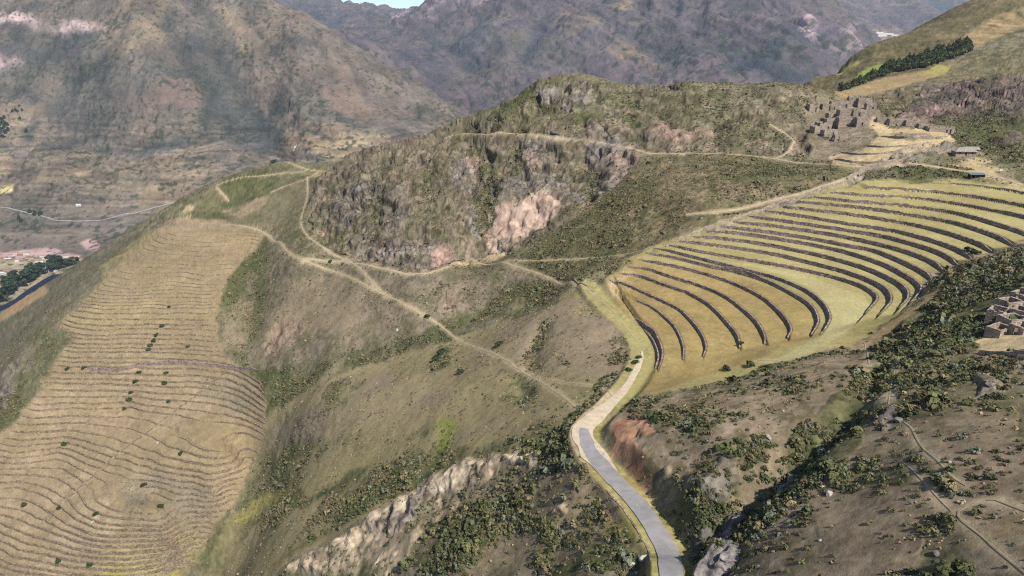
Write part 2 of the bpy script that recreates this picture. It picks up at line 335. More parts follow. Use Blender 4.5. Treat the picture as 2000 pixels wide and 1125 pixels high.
# layer | kind | strength | wobble | softness | outline in the photo
REG = """
N|brushbr|1|1|2|430 640;440 560;510 470;545 480;600 515;700 520;840 545;960 520;1080 550;1060 570;940 610;870 640;700 690;520 740;460 700
N|drygr|.6|1.4|3|560 560;640 540;720 580;700 640;600 660;540 700;520 640
N|rockp|.4|1|2|520 650;560 620;600 640;560 690;520 690
N|rockp|.4|1|2|860 560;900 545;930 590;880 610
N|spur|1|1|2|365 425;430 350;500 308;560 310;645 332;615 350;605 400;590 450;500 442;440 437;370 430
N|green|.6|1|2|430 350;520 325;600 340;560 360;480 400;440 390
N|green|.5|1|2|370 420;420 395;500 385;450 425;400 432
N|terrp|.8|.5|1|470 405;505 385;530 385;500 410;470 425;430 412
N|stripey|.9|.5|1|612 345;630 332;660 335;650 352;620 350
N|terrp|.7|.5|1|690 300;720 288;765 283;760 296;700 306
N|hill|1|1|2|600 450;612 370;640 330;700 300;850 255;905 225;1000 195;1050 155;1100 143;1200 168;1350 163;1470 178;1600 172;1600 300;1270 302;1200 350;1110 430;1060 470;960 500;900 515;840 535;700 515;640 500
N|green|.3|2|3|1050 160;1150 150;1200 170;1400 165;1590 175;1590 235;1450 290;1250 210;1120 240;950 230;1000 200
N|green|.5|1.5|3|900 225;1000 195;1060 155;1110 150;1050 190;960 235
N|green|.6|1|2|1110 220;1180 215;1190 232;1120 235
N|rockg|.45|1.5|3|640 380;720 340;800 370;790 480;720 500;660 450
N|rockg|.6|1.2|2|890 300;950 280;965 400;950 470;920 450;885 370
N|rockg|.6|1.2|2|1000 320;1120 330;1140 380;1050 380;960 400
N|rockg|.7|1.2|2|1150 250;1230 290;1260 340;1170 380;1150 330
N|rockg|.6|1.2|2|740 490;800 470;870 470;890 520;830 535;790 515
N|rockg|.6|1.2|2|1040 165;1180 160;1200 190;1130 210;1060 190
N|rockg|.5|1.2|2|1010 270;1080 260;1100 300;1040 330;1010 300
N|rockp|.8|.8|1|1245 250;1310 243;1330 262;1400 240;1412 256;1380 270;1310 276;1250 268
N|rockp|.7|.8|1|910 292;955 284;965 325;925 340
N|rockp|.7|.8|1|1150 250;1162 245;1165 275;1155 278
N|rockp|.7|.8|1|1190 295;1240 300;1250 330;1200 335
N|rockp|.8|.8|1|835 495;865 475;885 485;870 515;845 520
N|rockp|.5|.8|1|870 380;925 370;930 400;890 410
N|rockp|.5|.8|1|1030 300;1065 295;1060 315;1035 318
N|rockp|.6|.8|1|930 380;960 375;955 470;940 460
N|cliff|1|.45|1|956 424;962 400;1000 398;1040 378;1062 370;1095 395;1100 410;1080 432;1050 452;1015 466;960 485;952 462
N|rockg|.7|.6|1|970 460;1000 458;1003 480;972 488
N|greenbr|1|1|2|1600 318;1680 332;1640 350;1560 380;1440 425;1300 470;1220 500;1150 540;1060 600;990 600;960 590;1080 545;1000 505;1060 480;1120 430;1220 345;1270 305;1450 305
N|green|.7|1.5|3|1000 510;1120 440;1240 350;1290 345;1200 430;1230 480;1180 520;1100 560;1050 600;960 600;1010 560;1080 540
N|green|.6|1.5|2|1380 320;1480 312;1540 330;1640 330;1660 340;1560 360;1400 350
N|terrp|.4|1.5|2|1330 372;1450 360;1560 358;1540 372;1400 392;1300 410
N|dry|1|1|2|520 765;600 752;700 722;880 662;1080 606;1112 560;1160 580;1240 650;1243 690;1200 770;1110 850;1050 885;700 1012;560 1115;400 1125;420 1060;470 960;520 860
N|drygr|.9|1.5|3|900 700;1000 630;1120 580;1210 640;1235 690;1200 740;1080 720;950 740
N|drygr|.7|1.5|3|560 780;640 740;760 730;900 760;900 830;760 800;640 840
N|brushbr|.8|1.5|3|500 870;560 800;640 800;620 880;520 940;470 940
N|olive|.9|1|3|620 1060;760 950;900 880;1040 800;1120 820;1080 860;1000 890;850 930;700 1010;560 1100;470 1125;440 1110
N|olive|.5|1|3|560 960;700 900;860 820;900 900;760 960;600 1040
N|bushr|.5|1|2|650 960;760 900;900 880;1040 860;1100 850;1090 880;1000 885;850 925;700 1000;560 1100;530 1115
N|green|.8|1.3|2|430 560;470 510;520 465;512 560;500 640;485 705;530 735;640 722;700 692;870 632;1000 590;1080 572;1060 600;960 630;880 660;760 695;700 722;600 752;550 765;505 742;460 715;432 640
N|drygr|.8|1.3|2|440 620;500 540;505 600;490 680;470 700;445 680
N|green|.9|1|2|500 740;600 728;700 700;720 705;640 745;560 775;520 800;510 770
N|green|.8|1.2|2|600 770;700 735;715 750;690 780;640 790;600 785
N|green|.7|1.2|2|845 682;880 680;885 712;850 725
N|green|.5|1.5|2|985 730;1040 740;1035 790;1000 800
N|green|.6|1.2|2|480 900;560 870;610 860;720 845;600 900;600 960;540 1040;500 1010;430 1110;390 1110;400 1050;450 980
N|green|.7|1.2|2|560 990;620 960;715 915;720 925;600 985
N|green|.8|1|2|800 940;830 900;855 860;865 865;860 910;820 955
N|lime|1|.8|1.5|850 825;895 822;880 850;870 900;850 930;855 860
N|ylime|.9|1|2|450 1010;520 965;585 930;580 950;520 985;470 1020
N|green|.7|1.2|2|790 865;830 835;830 860;800 875
N|lime|.6|1|2|1085 810;1140 770;1170 775;1110 820
N|green|.5|1.5|2|1000 840;1110 800;1130 815;1090 850;1040 860
N|scarp|1|1|1.5|560 1125;600 1090;720 1010;850 932;960 896;1050 883;1062 897;985 918;925 955;880 1000;800 1030;740 1080;700 1125
N|rockg|.5|1.5|2|700 1030;850 950;900 960;860 1000;760 1040
N|brownr|.6|2|2|600 1100;700 1050;760 1050;840 980;900 960;920 930;980 912;1000 930;900 1000;760 1080;680 1125;640 1125
N|brownr|1|1|2|700 1125;740 1080;800 1030;880 1000;925 955;985 918;1060 897;1105 850;1125 880;1165 930;1235 1000;1292 1070;1292 1125
N|scarp|.5|1.5|2|720 1100;800 1040;930 960;900 1020;800 1100
N|bushr|.8|1.5|3|780 1110;840 1040;920 980;1000 960;1100 990;1120 1060;1000 1060;900 1100
N|drygr|.5|1.5|2|960 1060;1080 1070;1080 1125;900 1125;880 1110
N|scarp|.8|1|1|1090 995;1120 985;1135 1000;1105 1008
N|ylime|.7|1.2|2|1190 1010;1250 1000;1285 1060;1280 1110;1220 1090;1180 1040
N|bushr|.9|1.2|2|1090 1090;1200 1060;1290 1090;1290 1125;1090 1125
N|terr|1|.5|1.2|298 449;400 437;490 445;518 457;472 512;436 560;425 620;435 690;470 720;500 740;522 775;520 850;480 930;450 980;392 1070;350 1125;-20 1125;-20 850;62 782;140 655;105 640;150 600;212 532;290 452
N|terry|.8|1|2|100 640;160 600;300 570;430 585;430 610;300 640;160 650
N|terrp|.7|1|3|60 790;250 720;440 760;400 820;250 850;80 850
N|terrg|.8|1.5|4|240 930;330 910;420 960;400 1030;300 1060;240 1000
N|terrp|.8|1.5|3|-20 900;120 880;230 950;200 1060;100 1125;-20 1125
N|terrg|.6|1.5|3|380 750;470 735;500 770;480 800;420 790
N|terry|.5|1|2|320 870;400 830;480 830;470 880;400 900
N|ylime|.8|1|3|180 1125;215 1085;330 1075;400 1030;385 1080;340 1125
N|ggreen|1|.8|1.5|292 447;200 478;150 514;90 554;-20 618;-20 855;62 782;140 655;108 640;205 540
N|stripey|.9|.5|1.5|196 520;250 482;288 450;296 466;235 520;205 540
N|orange|1|.4|1|-20 618;40 585;84 556;96 570;40 605;-20 640
N|green|.5|1.5|2|60 650;130 655;132 700;60 780;15 835;-20 850;-10 800;60 720
N|rockg|.6|1.5|2|-20 760;20 720;60 680;30 760;0 800
N|sand|.8|.8|1|340 430;360 405;375 400;370 425;350 436
N|terrp|.9|.6|1|300 450;330 430;370 428;440 430;450 441;400 446;320 456
N|ampg|1|.3|.8|1165 560;1190 534;1230 506;1262 488;1300 472;1440 425;1560 385;1650 355;1720 350;1850 352;2010 365;2010 462;1890 505;1806 540;1790 590;1700 660;1620 690;1500 715;1420 745;1240 775;1225 760;1270 690;1250 650;1210 600
N|ampb|1|.8|2|1165 560;1190 534;1232 506;1340 512;1500 556;1590 600;1603 650;1500 695;1300 762;1240 772;1280 690;1240 620
N|ampf|1|.4|1|1390 513;1560 533;1690 575;1703 600;1680 630;1560 705;1500 712;1604 655;1624 620;1580 563;1480 530
N|sand|.35|1|2|1160 560;1185 540;1215 510;1240 520;1200 560;1240 610;1230 620
N|verge|.9|.4|1|1160 562;1185 566;1225 610;1262 645;1276 690;1240 745;1205 800;1185 790;1226 742;1246 690;1236 655;1190 600
N|brownr|1|1|2|1182 805;1240 778;1420 748;1500 718;1700 662;1790 598;1810 542;1890 508;2010 462;2010 1125;1345 1125;1330 1050;1250 960;1190 880
N|dryr|.8|1.5|3|1250 790;1420 755;1500 735;1560 740;1500 800;1380 820;1280 820
N|tan|.7|1|2|1500 716;1700 662;1790 598;1812 560;1900 540;1850 600;1720 670;1560 720
N|tan|.5|1|2|1860 560;1980 520;1990 530;1880 575
N|bushr|.9|1.3|2.5|1880 520;2010 490;2010 560;1960 600;1920 680;1860 740;1800 760;1740 800;1640 900;1560 980;1440 1060;1400 1125;1340 1125;1340 1060;1380 1040;1480 950;1560 850;1660 740;1700 690;1790 620
N|bushr|.7|1.3|2.5|1260 900;1340 900;1420 860;1500 860;1440 950;1380 1030;1330 1030;1280 970
N|bushr|.5|1.3|2.5|1700 760;1900 700;2010 720;2010 800;1880 780;1800 830;1740 840
N|bushr|.6|1.3|2.5|1640 900;1760 900;1900 960;1860 980;1700 950;1600 960
N|bushr|.6|1.3|2.5|1720 1010;1840 1030;1900 1080;1880 1125;1800 1125;1760 1060
N|dryr|.9|1.3|2|1625 950;1700 955;1800 960;1850 1000;1780 1020;1760 1060;1660 1125;1600 1125;1590 1040
N|dryr|.8|1.3|2|1880 800;2010 830;2010 960;1940 950;1880 880
N|tan|.5|1.3|2|1850 990;1960 990;2010 1010;2010 1080;1930 1040;1870 1020
N|rockg|.4|1.2|1.5|1730 745;1760 740;1765 770;1735 775
N|rockg|.3|1.2|1.5|1910 750;1960 735;1960 770;1920 780
N|rockg|.4|1.2|1.5|1960 690;2010 690;2010 740;1980 730
N|rockg|.7|1.2|1.5|1740 815;1770 805;1775 835;1745 845
N|rockg|.6|1.2|1.5|1290 930;1400 920;1440 950;1400 970;1300 960
N|redcut|1|.8|1.2|1188 845;1208 822;1290 830;1290 845;1255 850;1260 890;1290 925;1302 965;1272 950;1225 905;1192 870
N|rockg|.9|.8|1|1270 935;1300 925;1325 985;1310 1000;1285 970
N|rockg|.9|.8|1|1340 1085;1370 1040;1420 1000;1450 1000;1420 1050;1370 1125;1340 1125
N|rockdk|1|1.2|2|1640 198;1700 190;1800 168;2010 140;2010 290;1960 300;1860 245;1760 232;1720 225;1690 205
N|greenbr|.7|1.2|2|1640 198;1700 190;1790 172;1800 200;1740 225;1700 205
N|greenbr|.6|1.5|2|1780 150;1860 120;2010 90;2010 150;1900 160;1800 172
N|brushur|1|1|2|1570 168;1700 90;1900 -30;2010 -30;2010 60;1900 90;1830 130;1680 170;1620 185
N|tan|.8|1|2|1880 75;1930 40;2010 10;2010 50;1960 70;1900 95
N|tan|1|.6|1.5|1630 182;1720 155;1800 140;1870 125;1850 145;1780 165;1700 185;1640 195
N|yfield|.9|.5|1|1798 146;1832 126;1862 128;1850 140;1830 147
N|field|1|.4|1|1672 152;1695 132;1742 120;1736 132;1715 140;1692 156
N|yfield|.7|.5|1|1632 145;1680 118;1682 122;1640 148
N|green|.7|1.2|2|1820 240;1880 230;2010 225;2010 345;1985 340;1940 310;1880 285
N|rockp|.5|1.2|2|1750 225;1860 205;1950 190;1960 205;1860 220;1790 240
N|ruin|1|1|1.5|1570 205;1640 195;1700 198;1725 232;1700 290;1640 318;1580 300
N|brushur|.5|1.3|2|1580 215;1620 215;1620 260;1590 290;1570 260
N|sand|1|.6|1|1700 228;1740 248;1850 258;1868 275;1800 300;1700 322;1630 320;1620 305;1690 292;1716 268
N|ruin|.5|.8|1|1725 262;1800 262;1850 270;1780 275
N|sand|.7|.8|1.5|1850 325;1890 312;1900 300;1925 305;1990 345;2010 372;1900 348;1800 335;1700 332;1690 325
N|green|.9|.8|1.5|1698 352;1722 328;1800 322;1895 335;1905 345;1780 352
N|rockg|.7|.8|1.5|1700 325;1760 300;1850 280;1860 290;1800 312;1740 328
N|rockg|.7|1|1.5|1300 482;1440 428;1560 386;1650 356;1700 330;1695 345;1600 378;1480 422;1380 455
N|green|.7|1|1.5|1180 520;1250 485;1290 478;1230 508;1190 530
N|sand|.9|.6|1|1905 665;1940 648;2010 650;2010 685;1950 690;1918 680
N|sand|.9|.5|1|880 512;930 500;990 488;985 498;930 516;890 520
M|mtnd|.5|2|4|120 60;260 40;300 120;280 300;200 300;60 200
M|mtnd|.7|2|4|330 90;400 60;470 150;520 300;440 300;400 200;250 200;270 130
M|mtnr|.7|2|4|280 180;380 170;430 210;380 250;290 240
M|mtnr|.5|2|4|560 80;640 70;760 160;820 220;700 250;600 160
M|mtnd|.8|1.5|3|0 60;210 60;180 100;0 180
M|mtnc|.9|1|1.5|-20 38;60 42;90 52;140 48;210 60;205 78;120 72;95 66;40 50;-20 56
M|mtnc|.5|1|1.5|-20 128;45 120;40 140;-20 150
M|mtnt|.7|2|3|180 70;260 0;330 0;300 110;200 130
M|mtnt|.6|2|3|420 0;560 20;660 60;560 60;470 60
M|mtnt|.8|1.5|2|530 230;600 255;700 280;760 280;660 320;560 305
M|mtnt|.6|2|2|0 210;80 220;60 290;0 300
M|mtnf|.9|1.5|3|-20 310;200 300;420 310;450 350;400 410;200 430;-20 440
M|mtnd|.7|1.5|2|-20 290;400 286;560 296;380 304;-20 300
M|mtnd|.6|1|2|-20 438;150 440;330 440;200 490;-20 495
M|bank|.9|1|2|-20 450;180 445;300 445;160 500;-20 496
M|mtny|1|.2|.6|3 365;29 364;30 382;4 382
M|mtnp|.9|.4|.8|158 478;170 470;196 474;194 490;165 490
M|mtnp|1|.8|1|-20 500;60 494;95 488;120 496;165 502;150 510;-20 512
M|flat|1|.5|1|-20 512;160 508;130 522;100 540;60 565;-20 600
M|green|.9|.6|1|150 512;165 506;120 530;100 525
F|fart|.6|2|3|1100 30;1180 40;1250 110;1300 170;1200 150;1120 90
F|fart|.5|2|3|1200 0;1260 0;1300 60;1250 60
F|farg|.6|2|3|950 90;1100 80;1150 150;1000 150;900 180
F|fard|.5|2|3|820 100;940 60;980 120;860 180;740 160
F|farc|.7|1.5|2|830 14;880 -30;1080 -20;1070 6;880 8
F|farc|.6|1.5|2|1560 60;1690 80;1670 115;1580 110
F|farc|.6|1.5|2|760 42;800 34;860 30;850 44;780 52
F|farg|.5|2|3|1560 0;1620 0;1700 90;1660 70
F|fart|.7|1|1|1690 68;1750 62;1760 74;1700 92
F|fard|.8|1|1|1790 10;1860 0;1870 20;1810 34
F|fart|.7|1|1|672 62;700 52;706 66;690 74
F|fard|.9|1|1|655 30;672 36;668 60;650 55
F|fard|.8|2|3|1480 110;1640 130;1560 160;1420 170
"""
# paths: name | layer | width m | points
PATHS = """
T|footpath along the ridge to the left-hand terraces|1.7|390 437;450 438;490 443;520 452;540 468;550 485;565 493;580 509;592 511
T|footpath dropping across the dry middle slope|1.5|592 511;640 524;680 540;720 560;760 580;800 600;840 622;870 642;890 660;930 680;970 692;1000 712;1040 735;1080 760;1110 782;1135 802
T|footpath along the foot of the rocky hill|1.7|592 508;640 508;685 511;753 526;803 538;842 533;880 520
T|footpath climbing beside the rocky hill|1.4|600 345;602 380;596 405;584 430;590 452;620 478;650 495;690 512;705 525;720 545;745 570;768 584
T|footpath from the cliff to the road end|1.5|930 514;958 513;1000 518;1060 537;1075 545;1110 552;1140 562;1162 578
T|faint trail below the defensive wall|.8|985 510;1050 510;1100 508;1200 501;1250 490;1290 479
T|high footpath across the rocky hill|1.3|870 268;905 255;940 260;1010 258;1080 268;1150 275;1240 290;1268 300
T|high footpath to the hilltop ruins|1.7|1268 300;1350 299;1440 302;1510 310;1560 318;1620 322;1680 326;1760 322
T|zigzag footpath below the hilltop ruins|1.2|1500 240;1530 258;1560 275;1535 290;1545 300;1520 308
T|footpath over the green spur|1.5|515 309;550 312;580 325;600 332;640 334
T|lower footpath over the green spur|1.3|425 362;470 345;500 345;560 338;600 333
T|footpath down the green spur|1.5|530 375;560 362;600 352;622 335
T|short steep path on the spur|1.6|423 367;436 380;447 393
T|footpath beside the defensive wall|2.4|1668 343;1620 360;1560 379;1500 394;1430 413;1340 420
T|pale footpath down the right-hand slope|.8|1765 825;1780 828;1790 860;1810 885;1835 900;1845 920;1870 940;1888 950
T|pale footpath crossing the lower right corner|.8|2005 1122;1960 1085;1920 1050;1880 1017;1860 1002;1900 985;1940 970;1962 984;2005 1000
T|faint trail on the right-hand slope|.6|1860 1000;1830 970;1780 915;1760 900
T|trail under the terrace edge|.9|1690 672;1692 692;1697 712
T|thin trail among the shrubs|.6|1755 695;1742 740;1735 790
T|thin trail below the amphitheatre|.7|1480 704;1540 705;1620 712;1690 714
T|pale line path along the dirt road|.9|1165 580;1195 602;1225 640;1240 660
T|thin trail across the dry slope|.7|1070 742;1130 750;1175 755;1195 775
T|path along the flat below the hut|2.5|1700 326;1760 318;1800 322;1850 330;1900 336;1950 345;1995 362
"""
ROAD = [(1150,555),(1168,582),(1200,612),(1238,650),(1254,690),(1232,742),(1196,784),(1160,815),(1140,845),(1158,885),(1200,935),(1245,985),(1282,1035),(1303,1080),(1314,1130),(1318,1180)]

# clefts, gullies and spurs: layer | depth m (negative = spur) | half width m | darkening plants 0..1 | line
CUTS = """
M|30|34|.8|231 71;190 125;135 178;95 220;68 249;64 299
M|22|26|.7|121 85;85 130;53 171;0 203
M|34|36|.9|391 46;425 95;462 142;490 180;512 220;530 260;540 298
M|20|26|.6|480 5;500 45;515 71;540 110
M|22|24|.7|530 199;576 249;604 277
M|18|22|.6|604 242;658 284
M|16|20|.6|258 20;250 60;210 130;180 190
M|26|30|.7|330 60;380 140;430 200;455 250
M|-26|34|0|250 10;262 60;265 120;262 180
M|20|22|.8|400 195;405 235;402 285
M|16|18|.8|440 215;445 270
M|14|16|.6|150 180;120 230;110 290
M|18|22|.5|660 90;700 150;730 210
M|18|20|.5|720 120;780 170;830 215
M|16|20|.5|600 60;640 120;670 180
M|12|14|.7|0 296;120 298;260 294;400 292
M|9|10|.6|0 345;160 342;330 348
F|70|70|.7|1300 0;1371 71;1440 130;1480 168
F|-60|80|0|1431 0;1500 28;1560 55;1640 90;1690 112
F|60|60|.8|1500 20;1540 60;1575 100;1600 140
F|60|70|.7|1080 20;1060 80;1010 150
F|60|70|.7|820 60;880 95;960 150
F|-50|60|0|860 80;800 110;740 150
F|60|60|.6|1180 60;1260 110;1330 168
F|-50|60|0|1112 60;1150 110;1194 160
F|50|50|.6|1230 10;1290 70;1340 120
F|60|60|.6|960 30;900 70;820 100
F|50|50|.7|1620 60;1600 100;1580 130
F|60|60|.7|560 5;620 40;660 60
N|7|3.2|.8|1745 705;1700 765;1650 815;1610 850
N|8|3.8|.95|1610 850;1570 880;1535 935;1505 965
N|8|3.0|.9|1505 965;1470 990;1440 1015
N|7|3.2|.9|1430 1010;1400 1045;1350 1098;1335 1125
N|6|2.6|.95|1450 1045;1410 1085;1380 1122
N|7|7|.5|905 232;935 270;955 330;950 400;945 470
N|6|6|.5|1160 300;1165 340;1150 390
N|6|6|.4|830 300;835 380;850 440
N|5|6|.5|760 300;740 360;745 430;720 480
N|5|6|.4|1010 220;1020 280;1010 340
N|6|7|.5|1240 180;1235 240;1250 290
N|5|6|.4|1420 190;1410 240;1400 290
N|4|6|.6|510 480;512 560;500 640;480 700
N|4|6|.5|600 880;560 960;500 1010
N|3|4|.7|862 850;850 900;820 950
N|3|4|.4|1060 620;1040 700;1020 790
N|5|6|.7|1960 205;1900 225;1840 230
N|8|8|.9|1990 250;1940 262;1905 262;1880 250
"""

# ------------------------------------------------------------------ masks on the map
NAm, NBm = 1400, 2800
ma = np.linspace(A0, A1, NAm); mb = np.linspace(B0, B1, NBm)
MDA, MDB = ma[1] - ma[0], mb[1] - mb[0]
def densify(pts, step=14.0, close=True):
    out = []
    m = len(pts)
    for i in range(m if close else m - 1):
        p, q = pts[i], pts[(i + 1) % m]
        k = max(1, int(math.hypot(q[0] - p[0], q[1] - p[1]) / step))
        for j in range(k): out.append((p[0] + (q[0] - p[0]) * j / k, p[1] + (q[1] - p[1]) * j / k))
    if not close: out.append(pts[-1])
    return out
def raster(poly):
    """fill a closed outline given in map coordinates; returns (mask, i0, j0)"""
    P = np.array(poly)
    i0 = max(int((P[:, 0].min() - A0) / MDA) - 12, 0); i1 = min(int((P[:, 0].max() - A0) / MDA) + 13, NAm)
    j0 = max(int((P[:, 1].min() - B0) / MDB) - 24, 0); j1 = min(int((P[:, 1].max() - B0) / MDB) + 25, NBm)
    m = np.zeros((max(i1 - i0, 1), max(j1 - j0, 1)), np.float32)
    X1, Y1 = P[:, 0], P[:, 1]; X2, Y2 = np.roll(X1, -1), np.roll(Y1, -1)
    for i in range(i0, i1):
        x = ma[i]
        c = (X1 <= x) != (X2 <= x)
        if not c.any(): continue
        ys = np.sort(Y1[c] + (x - X1[c]) / (X2[c] - X1[c]) * (Y2[c] - Y1[c]))
        for k in range(0, len(ys) - 1, 2):
            u = int(round((ys[k] - B0) / MDB)) - j0; w = int(round((ys[k + 1] - B0) / MDB)) - j0
            m[i - i0, max(u, 0):max(w, 0) + 1] = 1
    return m, i0, j0
def blur(m, r):
    r = int(round(r))
    if r < 1: return m
    for ax in (0, 1):
        rr = r if ax == 0 else 2 * r
        p = np.pad(m, [(rr + 1, rr) if k == ax else (0, 0) for k in (0, 1)], mode='edge')
        c = np.cumsum(p, axis=ax)
        w = 2 * rr + 1
        m = ((c[w:] - c[:-w]) if ax == 0 else (c[:, w:] - c[:, :-w])) / w
    return m
def mask_at(mk, a, b):
    m, i0, j0 = mk
    fi = (a - A0) / MDA - i0; fj = (b - B0) / MDB - j0
    ii = np.clip(np.round(fi).astype(np.int32), 0, m.shape[0] - 1); jj = np.clip(np.round(fj).astype(np.int32), 0, m.shape[1] - 1)
    inside = (fi > -1) & (fi < m.shape[0]) & (fj > -1) & (fj < m.shape[1])
    return m[ii, jj] * inside

# ------------------------------------------------------------------ the land's grid: columns fan out, rows follow the relief
QUAL = 1.0
NA = int(1500 * QUAL)
ca = np.linspace(A0 + 0.004, A1 - 0.004, NA)
def cub(t):
    return np.stack([-.5 * t + t * t - .5 * t ** 3, 1 - 2.5 * t * t + 1.5 * t ** 3, .5 * t + 2 * t * t - 1.5 * t ** 3, -.5 * t * t + .5 * t ** 3])
fi = (ca - A0) / DA; i0 = np.clip(fi.astype(int), 1, NAc - 3); w = cub(fi - i0)
QA = sum(w[k][:, None] * QG[i0 - 1 + k] for k in range(4))
def q_base(bm):
    fj = (bm - B0) / DB; j0 = np.clip(fj.astype(int), 1, NBc - 3); w = cub(fj - j0)
    return sum(w[k] * np.take_along_axis(QA, j0 - 1 + k, 1) for k in range(4))
dq = np.abs(np.gradient(QA, DB, axis=1))
dens = np.sqrt(dq ** 2 + 0.13 ** 2)
for _ in range(2):
    k = 25
    p = np.pad(dens, [(k, k), (0, 0)], mode='edge'); c = np.cumsum(np.pad(p, [(1, 0), (0, 0)]), 0)
    dens = (c[2 * k + 1:] - c[:-2 * k - 1]) / (2 * k + 1)
SHEETS = [('hillside', 45.5, 1350.0, int(1350 * QUAL)), ('valley_mountain', 1350.0, 3650.0, int(430 * QUAL)), ('distant_mountains', 3650.0, 10400.0, int(340 * QUAL))]

def seg_dist(x, y, pts, closed=False):
    """distance to a polyline, signed by side of the nearest segment, and position along it"""
    best = np.full(x.shape, 1e12); sgn = np.ones(x.shape); along = np.zeros(x.shape); L = 0.0
    for (x1, y1), (x2, y2) in zip(pts[:-1], pts[1:]):
        dx, dy = x2 - x1, y2 - y1; l2 = dx * dx + dy * dy; l = math.sqrt(l2)
        if l < 1e-6: continue
        t = np.clip(((x - x1) * dx + (y - y1) * dy) / l2, 0, 1)
        ex, ey = x - (x1 + t * dx), y - (y1 + t * dy)
        d = ex * ex + ey * ey
        m = d < best
        best = np.where(m, d, best); sgn = np.where(m, np.sign(dx * (y - y1) - dy * (x - x1)), sgn); along = np.where(m, L + t * l, along)
        L += l
    return np.sqrt(best), sgn, along

def smooth_line(p, step):
    """resample a polyline evenly through a Catmull-Rom curve"""
    P = np.array(p, float); P = np.vstack([2 * P[0] - P[1], P, 2 * P[-1] - P[-2]])
    out = []
    for i in range(1, len(P) - 2):
        for t in np.linspace(0, 1, 12, endpoint=False):
            out.append(0.5 * ((2 * P[i]) + (-P[i - 1] + P[i + 1]) * t + (2 * P[i - 1] - 5 * P[i] + 4 * P[i + 1] - P[i + 2]) * t * t + (-P[i - 1] + 3 * P[i] - 3 * P[i + 1] + P[i + 2]) * t ** 3))
    out.append(P[-2]); out = np.array(out)
    d = np.concatenate([[0], np.cumsum(np.linalg.norm(np.diff(out, axis=0), axis=1))])
    n = max(2, int(d[-1] / step) + 1); s = np.linspace(0, d[-1], n)
    return np.stack([np.interp(s, d, out[:, k]) for k in range(out.shape[1])], 1)

# amphitheatre wall lines in metres: line of sight meets the wall's own level
amph_xy = []
for line, z in zip(AMPH_L, AMPH_Z):
    pts = []
    for px, py in line:
        a, q = ray(px, py); F = z / q; pts.append((a * F, F))
    amph_xy.append(smooth_line(pts, 1.6))
def extended(P, d=70.0):
    u = P[0] - P[3]; u /= np.linalg.norm(u); v = P[-1] - P[-4]; v /= np.linalg.norm(v)
    return np.vstack([P[0] + u * d, P, P[-1] + v * d])
road_ab = [hit(px, min(py, 1122), 'N') for px, py in ROAD[:-1]]
road_xy = [(a * math.exp(b), math.exp(b)) for a, b in road_ab]
def base_z(a, b):
    fi = min(max((a - A0) / DA, 0), NAc - 1.001); i = int(fi); t = fi - i
    fj = min(max((b - B0) / DB, 0), NBc - 1.001); j = int(fj); s = fj - j
    q = (QG[i, j] * (1 - t) + QG[i + 1, j] * t) * (1 - s) + (QG[i, j + 1] * (1 - t) + QG[i + 1, j + 1] * t) * s
    return q * math.exp(b)
_d = np.array(road_xy[-1]) - np.array(road_xy[-2]); road_xy.append(tuple(np.array(road_xy[-1]) + _d * 1.6))
road_z = [base_z(x / y, math.log(y)) for x, y in road_xy]
road_z[-1] = road_z[-2]
R3 = smooth_line([(x, y, z) for (x, y), z in zip(road_xy, road_z)], 2.0)
for _ in range(6):
    R3[1:-1, 2] = (R3[:-2, 2] + R3[1:-1, 2] * 2 + R3[2:, 2]) / 4
road_len = np.concatenate([[0], np.cumsum(np.linalg.norm(np.diff(R3[:, :2], axis=0), axis=1))])

# left-hand terraces: levels
lev = [-158.0]
_r = random.Random(5)
while lev[-1] > -345: lev.append(lev[-1] - (1.75 if lev[-1] > -190 else 2.5) * _r.uniform(.8, 1.25))
LEV = np.array(lev[::-1])
LPOLY = [(296,449),(400,441),(490,448),(520,457),(472,512),(436,560),(425,620),(435,690),(470,722),(505,745),(524,775),(520,850),(478,930),(448,980),(390,1070),(340,1140),(-160,1140),(-160,870),(0,872),(62,785),(130,660),(112,640),(150,600),(212,532),(290,455)]
LM = raster([hit(*p) for p in densify(LPOLY)]); LM = (blur(LM[0], 3), LM[1], LM[2])
APOLY = [(1195,541),(1228,514),(1262,489),(1300,472),(1440,427),(1560,387),(1650,357),(1800,351),(2060,372),(2060,470),(1990,478),(1890,508),(1850,527),(1815,548),(1799,578),(1762,606),(1720,618),(1680,626),(1625,646),(1590,655),(1540,663),(1495,673),(1447,682),(1380,696),(1335,704),(1290,722),(1262,722),(1266,690),(1250,655),(1232,620),(1222,600),(1205,575)]
AM = raster([hit(*p) for p in densify(APOLY)]); AM = (blur(AM[0], 3), AM[1], AM[2])
RA, LA = .62, .50      # share of each step taken by its wall

def amph_fields(x, y):
    sds = []
    for P in amph_xy:
        E = extended(P[::3] if len(P) > 12 else P)
        d, s, _ = seg_dist(x, y, E)
        sds.append(d * s)          # lines run left to right, uphill on their left-hand side
    return np.array(sds)
